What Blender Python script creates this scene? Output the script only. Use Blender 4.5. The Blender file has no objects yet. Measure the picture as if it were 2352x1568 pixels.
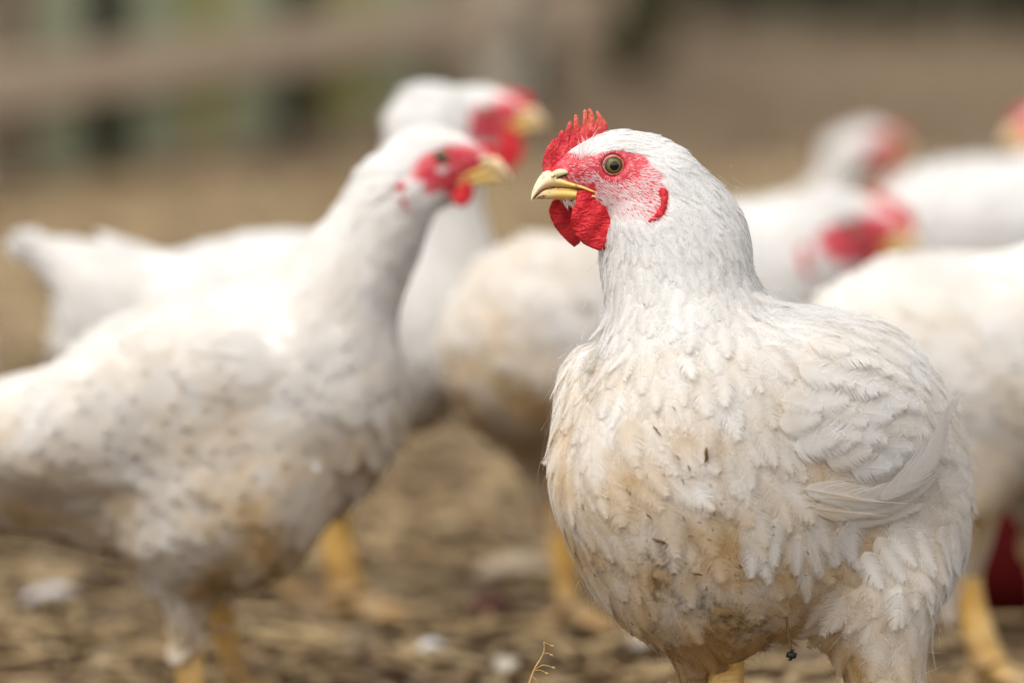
import bpy, bmesh, math, random
import numpy as np
from mathutils import Vector, noise
from mathutils.kdtree import KDTree

random.seed(7); RNG = np.random.default_rng(7)
SC = bpy.context.scene
COL = SC.collection
R = math.radians

# ------------------------------------------------------------------ camera
CAM = np.array([0.0, -2.76, 0.60]); AIM = np.array([0.0, 0.0, 0.257])
LENS, SENS = 200.0, 36.0
cd = bpy.data.cameras.new('camera'); cam = bpy.data.objects.new('camera', cd); COL.objects.link(cam)
cam.location = CAM
cam.rotation_euler = Vector(AIM - CAM).to_track_quat('-Z', 'Y').to_euler()
cd.lens = LENS; cd.sensor_width = SENS; cd.clip_start = 0.05; cd.clip_end = 600
cd.dof.use_dof = True; cd.dof.focus_distance = 2.765; cd.dof.aperture_fstop = 3.7
cd.dof.aperture_blades = 0
SC.camera = cam

# ------------------------------------------------------------------ world + sun
SUN_EL, SUN_AZ = R(58), R(215)
w = bpy.data.worlds.new('World'); SC.world = w; w.use_nodes = True
nt = w.node_tree; nt.nodes.clear()
sky = nt.nodes.new('ShaderNodeTexSky'); sky.sky_type = 'NISHITA'; sky.sun_disc = False
sky.sun_elevation = SUN_EL; sky.sun_rotation = SUN_AZ
sky.air_density = 1.0; sky.dust_density = 4.0; sky.ozone_density = 1.0
hsv = nt.nodes.new('ShaderNodeHueSaturation'); hsv.inputs['Saturation'].default_value = 0.12
bg = nt.nodes.new('ShaderNodeBackground'); bg.inputs['Strength'].default_value = 0.15
wo = nt.nodes.new('ShaderNodeOutputWorld')
nt.links.new(sky.outputs[0], hsv.inputs['Color']); nt.links.new(hsv.outputs[0], bg.inputs[0]); nt.links.new(bg.outputs[0], wo.inputs[0])
sl = bpy.data.lights.new('sun', 'SUN'); sl.energy = 0.75; sl.angle = R(60); sl.color = (1.0, 0.965, 0.91)
so = bpy.data.objects.new('sun', sl); COL.objects.link(so)
sd = Vector((math.sin(SUN_AZ) * math.cos(SUN_EL), math.cos(SUN_AZ) * math.cos(SUN_EL), math.sin(SUN_EL)))
so.rotation_euler = sd.to_track_quat('Z', 'Y').to_euler(); so.location = (0, 0, 5)
SC.view_settings.view_transform = 'Standard'; SC.view_settings.look = 'None'
SC.view_settings.gamma = 1.0; SC.view_settings.exposure = 0.67
SC.view_settings.use_curve_mapping = False
SC.render.engine = 'CYCLES'
SC.cycles.use_denoising = True
SC.cycles.use_adaptive_sampling = True; SC.cycles.adaptive_threshold = 0.008
SC.cycles.transparent_max_bounces = 24; SC.cycles.max_bounces = 10; SC.cycles.diffuse_bounces = 6; SC.cycles.transmission_bounces = 6

# ------------------------------------------------------------------ measuring helpers
_f = (AIM - CAM) / np.linalg.norm(AIM - CAM)
_r = np.array([1.0, 0, 0]); _u = np.cross(_r, _f)
def Wp(px, py, Y):
    """where the sight line of a point measured on the 2352 px wide photo meets depth Y"""
    k = SENS / LENS / 2352
    d = _f + (px - 1176) * k * _r + (784 - py) * k * _u
    return CAM + d * ((Y - CAM[1]) / d[1])
def msc(Y):
    return (Y - CAM[1]) / _f[1] * SENS / LENS / 2352
def unit(v):
    v = np.asarray(v, float); return v / (np.linalg.norm(v, axis=-1, keepdims=True) + 1e-12)
def sstep(a, b, x):
    t = np.clip((x - a) / (b - a), 0, 1); return t * t * (3 - 2 * t)

# ------------------------------------------------------------------ materials
def newmat(name):
    m = bpy.data.materials.new(name); m.use_nodes = True
    n = m.node_tree.nodes; n.clear()
    out = n.new('ShaderNodeOutputMaterial'); p = n.new('ShaderNodeBsdfPrincipled')
    m.node_tree.links.new(p.outputs[0], out.inputs[0])
    return m, n, m.node_tree.links, p, out
def tex(n, l, kind, scale, **kw):
    tc = n.new('ShaderNodeTexCoord'); mp = n.new('ShaderNodeMapping')
    mp.inputs['Scale'].default_value = kw.pop('stretch', (1, 1, 1))
    l.new(tc.outputs['Object'], mp.inputs[0])
    t = n.new(kind); t.inputs['Scale'].default_value = scale
    for k, v in kw.items(): t.inputs[k].default_value = v
    l.new(mp.outputs[0], t.inputs['Vector']); return t
def ramp(n, l, src, stops):
    r = n.new('ShaderNodeValToRGB'); e = r.color_ramp.elements
    while len(e) < len(stops): e.new(0.5)
    for i, (p, c) in enumerate(stops): e[i].position = p; e[i].color = (*c, 1)
    l.new(src, r.inputs[0]); return r
def mixc(n, l, fac, a, b, mode='MIX'):
    m = n.new('ShaderNodeMix'); m.data_type = 'RGBA'; m.blend_type = mode
    for s, v in ((0, fac), (6, a), (7, b)):
        if hasattr(v, 'links') or hasattr(v, 'is_linked'): l.new(v, m.inputs[s])
        elif s == 0: m.inputs[0].default_value = v
        else: m.inputs[s].default_value = (*v, 1)
    return m.outputs[2]
def bump(n, l, src, dist, strength=1.0, nrm=None):
    b = n.new('ShaderNodeBump'); b.inputs['Distance'].default_value = dist; b.inputs['Strength'].default_value = strength
    l.new(src, b.inputs['Height'])
    if nrm: l.new(nrm, b.inputs['Normal'])
    return b.outputs[0]
def attr(n, name):
    a = n.new('ShaderNodeAttribute'); a.attribute_name = name; return a
def plain(name, col, rough=0.6, spec=0.3):
    m, n, l, p, o = newmat(name)
    p.inputs['Base Color'].default_value = (*col, 1); p.inputs['Roughness'].default_value = rough
    p.inputs['Specular IOR Level'].default_value = spec; return m

def feather_material():
    m, n, l, p, o = newmat('feather')
    a = attr(n, 'tint'); s = n.new('ShaderNodeSeparateColor'); l.new(a.outputs['Color'], s.inputs[0])
    def patchy(sc, src, off, gain, top):
        t = tex(n, l, 'ShaderNodeTexNoise', sc, Detail=5, Roughness=0.6)
        m1 = n.new('ShaderNodeMath'); m1.operation = 'SUBTRACT'; m1.inputs[1].default_value = off; l.new(t.outputs[0], m1.inputs[0])
        m2 = n.new('ShaderNodeMath'); m2.operation = 'MULTIPLY'; m2.inputs[1].default_value = gain; l.new(m1.outputs[0], m2.inputs[0])
        m3 = n.new('ShaderNodeClamp'); m3.inputs['Max'].default_value = top; l.new(m2.outputs[0], m3.inputs[0])
        m4 = n.new('ShaderNodeMath'); m4.operation = 'MULTIPLY'; m4.use_clamp = True; l.new(m3.outputs[0], m4.inputs[0]); l.new(src, m4.inputs[1]); return m4.outputs[0]
    c = mixc(n, l, patchy(34, s.outputs[0], .24, 2.9, 1.35), (0.93, 0.918, 0.90), (0.76, 0.57, 0.30))
    c = mixc(n, l, patchy(170, s.outputs[1], .40, 5.0, 1.0), c, (0.13, 0.066, 0.02))
    t = mixc(n, l, s.outputs[2], (0.93, 0.92, 0.91), (1, 1, 1)); c = mixc(n, l, 1.0, c, t, 'MULTIPLY')
    l.new(c, p.inputs['Base Color']); p.inputs['Roughness'].default_value = 0.8
    p.inputs['Specular IOR Level'].default_value = 0.10
    # barbs scatter light softly: shade with the lie of the plumage more than with each barb's own facet
    ge = n.new('ShaderNodeNewGeometry'); an = attr(n, 'lie')
    s1 = n.new('ShaderNodeVectorMath'); s1.operation = 'SCALE'; s1.inputs['Scale'].default_value = 0.3; l.new(ge.outputs['Normal'], s1.inputs[0])
    s2 = n.new('ShaderNodeVectorMath'); s2.operation = 'ADD'; l.new(s1.outputs[0], s2.inputs[0]); l.new(an.outputs['Vector'], s2.inputs[1])
    dt = n.new('ShaderNodeVectorMath'); dt.operation = 'DOT_PRODUCT'; l.new(ge.outputs['Normal'], dt.inputs[0]); l.new(an.outputs['Vector'], dt.inputs[1])
    gt = n.new('ShaderNodeMath'); gt.operation = 'GREATER_THAN'; gt.inputs[1].default_value = 0.0; l.new(dt.outputs['Value'], gt.inputs[0])
    ms = n.new('ShaderNodeMix'); ms.data_type = 'VECTOR'; l.new(gt.outputs[0], ms.inputs[0]); l.new(ge.outputs['Normal'], ms.inputs[4]); l.new(s2.outputs[0], ms.inputs[5])
    s3 = n.new('ShaderNodeVectorMath'); s3.operation = 'NORMALIZE'; l.new(ms.outputs[1], s3.inputs[0])
    l.new(s3.outputs[0], p.inputs['Normal'])
    tr = n.new('ShaderNodeBsdfTranslucent'); l.new(c, tr.inputs[0])
    mx = n.new('ShaderNodeMixShader'); mx.inputs[0].default_value = 0.5
    l.new(p.outputs[0], mx.inputs[1]); l.new(tr.outputs[0], mx.inputs[2])
    # barbs thin out towards the edge of the vane: what is behind shows between them
    tp = n.new('ShaderNodeBsdfTransparent'); m2 = n.new('ShaderNodeMixShader'); l.new(a.outputs['Alpha'], m2.inputs[0])
    l.new(tp.outputs[0], m2.inputs[1]); l.new(mx.outputs[0], m2.inputs[2]); l.new(m2.outputs[0], o.inputs[0])
    return m
def skin_material():
    """one skin over the whole bird: red where the face is bare, pale where down covers it"""
    m, n, l, p, o = newmat('skin')
    a = attr(n, 'bare')
    nz = tex(n, l, 'ShaderNodeTexNoise', 260, Detail=5)
    red = ramp(n, l, nz.outputs[0], [(0.3, (0.42, 0.012, 0.025)), (0.5, (0.58, 0.035, 0.055)), (0.72, (0.70, 0.20, 0.21))])
    c = mixc(n, l, a.outputs['Fac'], (0.90, 0.875, 0.84), red.outputs[0])
    l.new(c, p.inputs['Base Color']); p.inputs['Roughness'].default_value = 0.55
    v = tex(n, l, 'ShaderNodeTexVoronoi', 1300)
    l.new(bump(n, l, v.outputs[0], 0.0003, 0.7), p.inputs['Normal'])
    p.inputs['Subsurface Weight'].default_value = 0.1; p.inputs['Subsurface Radius'].default_value = (0.004, 0.001, 0.001); p.inputs['Subsurface Scale'].default_value = 0.4
    return m
def red_material(name, deep, mid, light, wr=(1, 1, 1)):
    m, n, l, p, o = newmat(name)
    nz = tex(n, l, 'ShaderNodeTexNoise', 150, Detail=6, Roughness=0.65)
    r = ramp(n, l, nz.outputs[0], [(0.34, deep), (0.5, mid), (0.68, light)])
    a = attr(n, 'tip'); c = mixc(n, l, a.outputs['Fac'], r.outputs[0], (0.80, 0.20, 0.12))
    v = tex(n, l, 'ShaderNodeTexVoronoi', 850, Randomness=1.0)
    pale = ramp(n, l, v.outputs[0], [(0.0, (1, 1, 1)), (0.16, (0, 0, 0))])
    c = mixc(n, l, 0.16, c, pale.outputs[0], 'ADD')
    l.new(c, p.inputs['Base Color']); p.inputs['Roughness'].default_value = 0.52
    p.inputs['Specular IOR Level'].default_value = 0.35
    p.inputs['Subsurface Weight'].default_value = 0.12; p.inputs['Subsurface Radius'].default_value = (0.005, 0.001, 0.001); p.inputs['Subsurface Scale'].default_value = 0.4
    wv = tex(n, l, 'ShaderNodeTexNoise', 330, Detail=3, Distortion=0.6, stretch=wr)
    b1 = bump(n, l, wv.outputs[0], 0.0022, 0.9)
    b2 = bump(n, l, v.outputs[0], 0.0005, 0.6, b1)
    l.new(b2, p.inputs['Normal']); return m
def beak_material():
    m, n, l, p, o = newmat('beak_horn')
    a = attr(n, 'tip')
    c = mixc(n, l, a.outputs['Fac'], (0.87, 0.59, 0.16), (0.95, 0.73, 0.52))
    nz = tex(n, l, 'ShaderNodeTexNoise', 420, Detail=6, Roughness=0.7)
    r = ramp(n, l, nz.outputs[0], [(0.55, (0, 0, 0)), (0.62, (1, 1, 1))])
    n2 = tex(n, l, 'ShaderNodeTexNoise', 90, Detail=2)
    r2 = ramp(n, l, n2.outputs[0], [(0.47, (0, 0, 0)), (0.58, (0.9, 0.9, 0.9))])
    f = mixc(n, l, 1.0, r.outputs[0], r2.outputs[0], 'MULTIPLY')
    c = mixc(n, l, f, c, (0.17, 0.10, 0.04))
    l.new(c, p.inputs['Base Color']); p.inputs['Roughness'].default_value = 0.38
    l.new(bump(n, l, nz.outputs[0], 0.0003, 0.4), p.inputs['Normal'])
    p.inputs['Subsurface Weight'].default_value = 0.15; p.inputs['Subsurface Radius'].default_value = (0.004, 0.002, 0.001); p.inputs['Subsurface Scale'].default_value = 0.4
    return m
def iris_material():
    m, n, l, p, o = newmat('iris')
    a = attr(n, 'rad')
    r = ramp(n, l, a.outputs['Fac'], [(0.0, (0.08, 0.07, 0.02)), (0.45, (0.17, 0.14, 0.035)), (0.60, (0.10, 0.088, 0.035)), (0.68, (0.02, 0.022, 0.026)), (0.80, (0.34, 0.24, 0.21))])
    l.new(r.outputs[0], p.inputs['Base Color']); p.inputs['Roughness'].default_value = 0.2
    p.inputs['Specular IOR Level'].default_value = 0.2; return m
def leg_material():
    m, n, l, p, o = newmat('leg_scale')
    nz = tex(n, l, 'ShaderNodeTexNoise', 40, Detail=5)
    r = ramp(n, l, nz.outputs[0], [(0.32, (0.40, 0.20, 0.04)), (0.5, (0.60, 0.34, 0.07)), (0.68, (0.70, 0.47, 0.20))])
    v = tex(n, l, 'ShaderNodeTexVoronoi', 240, stretch=(1, 1, 1.6))
    g = n.new('ShaderNodeNewGeometry'); sx = n.new('ShaderNodeSeparateXYZ'); l.new(g.outputs['Position'], sx.inputs[0])
    mr = n.new('ShaderNodeMapRange'); mr.inputs[1].default_value = .006; mr.inputs[2].default_value = .045; mr.inputs[3].default_value = .85; mr.inputs[4].default_value = .0
    l.new(sx.outputs[2], mr.inputs[0]); mud = tex(n, l, 'ShaderNodeTexNoise', 45, Detail=4)
    mm = n.new('ShaderNodeMath'); mm.operation = 'MULTIPLY'; mm.use_clamp = True; l.new(mr.outputs[0], mm.inputs[0])
    m2 = n.new('ShaderNodeMath'); m2.operation = 'MULTIPLY_ADD'; m2.inputs[1].default_value = 2.2; m2.inputs[2].default_value = -.2; l.new(mud.outputs[0], m2.inputs[0]); l.new(m2.outputs[0], mm.inputs[1])
    c = mixc(n, l, mm.outputs[0], r.outputs[0], (.24, .165, .10))
    l.new(c, p.inputs['Base Color']); p.inputs['Roughness'].default_value = 0.5
    l.new(bump(n, l, v.outputs[0], 0.001, 0.6), p.inputs['Normal']); return m
def noisy(name, stops, scale, rough=0.9, bd=0.0, stretch=(1, 1, 1), detail=6):
    m, n, l, p, o = newmat(name)
    nz = tex(n, l, 'ShaderNodeTexNoise', scale, Detail=detail, Roughness=0.62, stretch=stretch)
    r = ramp(n, l, nz.outputs[0], stops)
    l.new(r.outputs[0], p.inputs['Base Color']); p.inputs['Roughness'].default_value = rough
    p.inputs['Specular IOR Level'].default_value = 0.2
    if bd: l.new(bump(n, l, nz.outputs[0], bd), p.inputs['Normal'])
    return m
def ground_material():
    m, n, l, p, o = newmat('trodden_soil')
    a = tex(n, l, 'ShaderNodeTexNoise', 1.1, Detail=3)
    b = tex(n, l, 'ShaderNodeTexNoise', 17, Detail=8, Roughness=0.7)
    c = tex(n, l, 'ShaderNodeTexNoise', 140, Detail=4, Roughness=0.7)
    ca = ramp(n, l, a.outputs[0], [(0.3, (0.205, 0.16, 0.118)), (0.5, (0.285, 0.225, 0.165)), (0.7, (0.345, 0.28, 0.205))])
    cb = ramp(n, l, b.outputs[0], [(0.34, (0.42, 0.36, 0.31)), (0.5, (0.95, 0.93, 0.9)), (0.66, (1.25, 1.2, 1.1))])
    cc = ramp(n, l, c.outputs[0], [(0.3, (0.7, 0.7, 0.7)), (0.7, (1.15, 1.15, 1.15))])
    x = mixc(n, l, 1.0, ca.outputs[0], cb.outputs[0], 'MULTIPLY')
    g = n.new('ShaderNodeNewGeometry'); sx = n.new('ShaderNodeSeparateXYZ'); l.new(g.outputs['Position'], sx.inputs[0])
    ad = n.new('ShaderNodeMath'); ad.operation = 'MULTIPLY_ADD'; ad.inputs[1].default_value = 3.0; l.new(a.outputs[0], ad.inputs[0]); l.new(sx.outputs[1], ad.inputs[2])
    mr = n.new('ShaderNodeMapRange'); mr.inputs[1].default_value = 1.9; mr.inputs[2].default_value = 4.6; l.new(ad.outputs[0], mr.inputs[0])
    near_far = mixc(n, l, mr.outputs[0], (0.37, 0.28, 0.185), (0.88, 0.83, 0.76)); x = mixc(n, l, 1.0, x, near_far, 'MULTIPLY'); x = mixc(n, l, 1.0, x, cc.outputs[0], 'MULTIPLY')  # soil colour multiplied down near the hens, paler further back
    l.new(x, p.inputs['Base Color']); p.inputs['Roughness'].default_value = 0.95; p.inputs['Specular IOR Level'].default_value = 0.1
    b1 = bump(n, l, b.outputs[0], 0.03, 0.8); l.new(bump(n, l, c.outputs[0], 0.004, 0.8, b1), p.inputs['Normal'])
    return m

M = dict(feather=feather_material(), skin=skin_material(),
         comb=red_material('comb_skin', (0.40, 0.008, 0.016), (0.58, 0.025, 0.035), (0.74, 0.13, 0.13), (1.6, 1, 0.5)),
         wattle=red_material('wattle_skin', (0.40, 0.004, 0.010), (0.55, 0.008, 0.016), (0.66, 0.03, 0.035), (0.6, 1, 1.3)),
         beak=beak_material(), iris=iris_material(), leg=leg_material(), ground=ground_material(),
         pupil=plain('pupil', (0.004, 0.005, 0.008), 0.05, 0.8),
         lid=noisy('eyelid_skin', [(0.35, (0.48, 0.08, 0.06)), (0.65, (0.70, 0.30, 0.17))], 700, 0.5, 0.0003),
         dark=plain('dark_slit', (0.03, 0.014, 0.008), 0.7),
         operc=noisy('nostril_horn', [(0.3, (0.62, 0.50, 0.27)), (0.7, (0.78, 0.66, 0.42))], 300, 0.5, 0.0002),
         straw=noisy('straw', [(0.3, (0.20, 0.13, 0.06)), (0.5, (0.36, 0.255, 0.13)), (0.7, (0.58, 0.45, 0.27))], 9, 0.7),
         chip=noisy('stone_chip', [(0.3, (0.07, 0.048, 0.028)), (0.5, (0.16, 0.11, 0.065)), (0.7, (0.34, 0.27, 0.19))], 14, 0.9),
         fleck=noisy('dirt_fleck', [(0.3, (0.03, 0.018, 0.008)), (0.6, (0.12, 0.065, 0.02)), (0.8, (0.30, 0.18, 0.06))], 60, 0.9))

# ------------------------------------------------------------------ object helpers
def link(name, me, mat, parent=None):
    o = bpy.data.objects.new(name, me); COL.objects.link(o)
    if mat: me.materials.append(mat)
    if parent: o.parent = parent; o.matrix_parent_inverse = parent.matrix_world.inverted()
    return o
def mesh(name, V, F, mat, parent=None, smooth=True, attrs=None):
    V = np.asarray(V, np.float32); F = np.asarray(F, np.int32)
    me = bpy.data.meshes.new(name)
    me.vertices.add(len(V)); me.vertices.foreach_set('co', V.ravel())
    k = F.shape[1]
    me.loops.add(F.size); me.loops.foreach_set('vertex_index', F.ravel())
    me.polygons.add(len(F)); me.polygons.foreach_set('loop_start', np.arange(0, F.size, k, dtype=np.int32))
    me.polygons.foreach_set('use_smooth', np.full(len(F), smooth))
    me.update(calc_edges=True)
    for an, (kind, data) in (attrs or {}).items():
        at = me.attributes.new(an, kind, 'POINT')
        at.data.foreach_set({'FLOAT_COLOR': 'color', 'FLOAT_VECTOR': 'vector'}.get(kind, 'value'), np.asarray(data, np.float32).ravel())
    return link(name, me, mat, parent)
def empty(name, loc, label, cat, group=None):
    o = bpy.data.objects.new(name, None); COL.objects.link(o); o.location = loc; o.empty_display_size = 0.05
    o['label'] = label; o['category'] = cat
    if group: o['group'] = group
    bpy.context.view_layer.update(); return o
def tag(o, label, cat, group=None, kind=None):
    if label: o['label'] = label
    if cat: o['category'] = cat
    if group: o['group'] = group
    if kind: o['kind'] = kind
    return o
def struct(o): o['kind'] = 'structure'; return o

class Parts:            # collects quads for a mesh
    def __init__(s): s.V = []; s.F = []; s.n = 0
    def add(s, V, F):
        s.V.append(np.asarray(V, float)); s.F.append(np.asarray(F) + s.n); s.n += len(V)
    def tube(s, pts, rad, k=10, flat=1.0, upv=(0, 0, 1)):
        pts = np.asarray(pts, float); n = len(pts); V = []
        for i in range(n):
            t = unit(pts[min(i + 1, n - 1)] - pts[max(i - 1, 0)])
            a = np.cross(t, upv); a = unit(a if np.linalg.norm(a) > 1e-3 else np.cross(t, (1, 0, 0))); b = np.cross(t, a)
            for j in range(k):
                q = 2 * math.pi * j / k; V.append(pts[i] + rad[i] * (math.cos(q) * a + flat * math.sin(q) * b))
        F = [(i * k + j, i * k + (j + 1) % k, (i + 1) * k + (j + 1) % k, (i + 1) * k + j) for i in range(n - 1) for j in range(k)]
        c0 = len(V); V.append(pts[0]); c1 = len(V); V.append(pts[-1])
        for j in range(0, k, 2):
            F.append((c0, (j + 2) % k, j + 1, j)); e = (n - 1) * k; F.append((c1, e + j, e + j + 1, e + (j + 2) % k))
        s.add(V, F); return s
    def box(s, c, d, rz=0.0):
        c = np.asarray(c, float); V = []
        for i in (-1, 1):
            for j in (-1, 1):
                for k in (-1, 1):
                    x, y = i * d[0] / 2, j * d[1] / 2
                    V.append(c + (x * math.cos(rz) - y * math.sin(rz), x * math.sin(rz) + y * math.cos(rz), k * d[2] / 2))
        s.add(V, [(0, 1, 3, 2), (4, 6, 7, 5), (0, 4, 5, 1), (2, 3, 7, 6), (0, 2, 6, 4), (1, 5, 7, 3)]); return s
    def done(s): return np.concatenate(s.V), np.concatenate(s.F)
    def build(s, name, mat, parent=None, smooth=True, attrs=None):
        V, F = s.done(); return mesh(name, V, F, mat, parent, smooth, attrs)
def spline(pts, n):
    pts = np.asarray(pts, float); m = len(pts); out = []
    for q in np.linspace(0, m - 1, n):
        i = min(int(q), m - 2); t = q - i
        p0, p1, p2, p3 = pts[max(i - 1, 0)], pts[i], pts[i + 1], pts[min(i + 2, m - 1)]
        out.append(0.5 * ((2 * p1) + (p2 - p0) * t + (2 * p0 - 5 * p1 + 4 * p2 - p3) * t * t + (3 * p1 - p0 - 3 * p2 + p3) * t ** 3))
    return np.array(out)

# ------------------------------------------------------------------ implicit surfaces
def surface_nets(V, xs, ys, zs):
    nx, ny, nz = V.shape; cs = (nx - 1, ny - 1, nz - 1); tot = cs[0] * cs[1] * cs[2]
    acc = np.zeros((tot, 3)); cnt = np.zeros(tot); quads = []
    g = (xs, ys, zs); cid = lambda i, j, k: (i * cs[1] + j) * cs[2] + k
    for ax in range(3):
        a = V[tuple(slice(0, -1) if q == ax else slice(1, -1) for q in range(3))]
        b = V[tuple(slice(1, None) if q == ax else slice(1, -1) for q in range(3))]
        I = np.array(np.nonzero((a < 0) != (b < 0)))
        va, vb = a[tuple(I)], b[tuple(I)]; t = va / (va - vb)
        I = I + np.array([[0 if q == ax else 1] for q in range(3)])
        P = np.stack([g[q][I[q]] if q != ax else g[q][I[q]] + t * (g[q][I[q] + 1] - g[q][I[q]]) for q in range(3)], 1)
        u, v = [(1, 2), (2, 0), (0, 1)][ax]; ids = []
        for du, dv in ((-1, -1), (0, -1), (0, 0), (-1, 0)):
            J = I.copy(); J[u] += du; J[v] += dv; c = cid(*J); ids.append(c)
            np.add.at(acc, c, P); np.add.at(cnt, c, 1)
        q = np.stack(ids, 1); neg = va > 0; q[neg] = q[neg][:, ::-1]; quads.append(q)
    used = cnt > 0; mp = np.full(tot, -1); mp[used] = np.arange(used.sum())
    return acc[used] / cnt[used][:, None], mp[np.concatenate(quads)]

class Field:
    """a smooth union of ellipsoids and tapered limbs; each also says how feathers lie on it"""
    def __init__(s): s.p = []
    def ell(s, c, r, axes=None, k=0.02, **a):
        s.p.append(('e', np.asarray(c, float), np.asarray(r, float), np.eye(3) if axes is None else np.asarray(axes), k, a)); return s
    def cone(s, a, b, ra, rb, k=0.02, sq=1.0, **at):
        s.p.append(('c', np.asarray(a, float), np.asarray(b, float), (ra, rb, sq), k, at)); return s
    def one(s, pr, P):
        if pr[0] == 'e':
            q = (P - pr[1]) @ pr[3].T; k0 = np.linalg.norm(q / pr[2], axis=1); k1 = np.linalg.norm(q / pr[2] ** 2, axis=1)
            return k0 * (k0 - 1) / (k1 + 1e-9)
        a, b, (ra, rb, sq) = pr[1], pr[2], pr[3]; sc = np.array([1, 1 / sq, 1])
        ab = (b - a) * sc; pa = (P - a) * sc; t = np.clip(pa @ ab / (ab @ ab), 0, 1)
        return np.linalg.norm(pa - t[:, None] * ab, axis=1) - (ra + (rb - ra) * t)
    def d(s, P):
        out = None
        for pr in s.p:
            q = s.one(pr, P)
            if out is None: out = q
            else:
                k = pr[4]; h = np.clip(0.5 + 0.5 * (out - q) / k, 0, 1); out = out * (1 - h) + q * h - k * h * (1 - h)
        return out
    def grad(s, P, e=0.0012):
        P = np.asarray(P, float)
        return unit(np.stack([s.d(P + v) - s.d(P - v) for v in np.eye(3) * e], 1))
    def blend(s, P, key, dflt):
        W = np.stack([np.exp(-np.clip(s.one(pr, P), -0.05, 1) / 0.010) for pr in s.p], 1); W /= W.sum(1, keepdims=True)
        A = np.array([pr[5].get(key, dflt) for pr in s.p], float); return W @ A
    def mesh(s, xs, ys, zs):
        X = np.stack(np.meshgrid(xs, ys, zs, indexing='ij'), -1).reshape(-1, 3)
        V = np.concatenate([s.d(c) for c in np.array_split(X, max(1, len(X) // 200000))])
        return surface_nets(V.reshape(len(xs), len(ys), len(zs)), xs, ys, zs)
    def bounds(s, m=0.01):
        lo = np.full(3, 9.0); hi = -lo
        for pr in s.p:
            if pr[0] == 'e': r = pr[2].max(); lo = np.minimum(lo, pr[1] - r); hi = np.maximum(hi, pr[1] + r)
            else:
                for c, r in ((pr[1], pr[3][0]), (pr[2], pr[3][1])): lo = np.minimum(lo, c - r); hi = np.maximum(hi, c + r)
        return lo - m, hi + m

def scatter(V, F, spacing, rng, keep=None):
    """points spread evenly over a quad mesh; spacing is metres per vertex"""
    T = np.concatenate([F[:, [0, 1, 2]], F[:, [0, 2, 3]]]); A = V[T]
    ar = np.linalg.norm(np.cross(A[:, 1] - A[:, 0], A[:, 2] - A[:, 0]), axis=1) / 2
    sp = spacing[T].mean(1); w8 = ar / sp ** 2
    if keep is not None: w8 = w8 * keep[T].mean(1)
    n = int(w8.sum() * 5); pick = rng.choice(len(T), n, p=w8 / w8.sum())
    u = rng.random((n, 2)); fl = u.sum(1) > 1; u[fl] = 1 - u[fl]
    P = A[pick, 0] + u[:, :1] * (A[pick, 1] - A[pick, 0]) + u[:, 1:] * (A[pick, 2] - A[pick, 0]); s = sp[pick]
    kd = KDTree(n)
    for i, p in enumerate(P): kd.insert(p, i)
    kd.balance(); alive = np.ones(n, bool); out = []
    for i in range(n):
        if alive[i]:
            out.append(i)
            for _, j, _ in kd.find_range(P[i], s[i] * 0.78): alive[j] = False
    return P[out]

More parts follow.
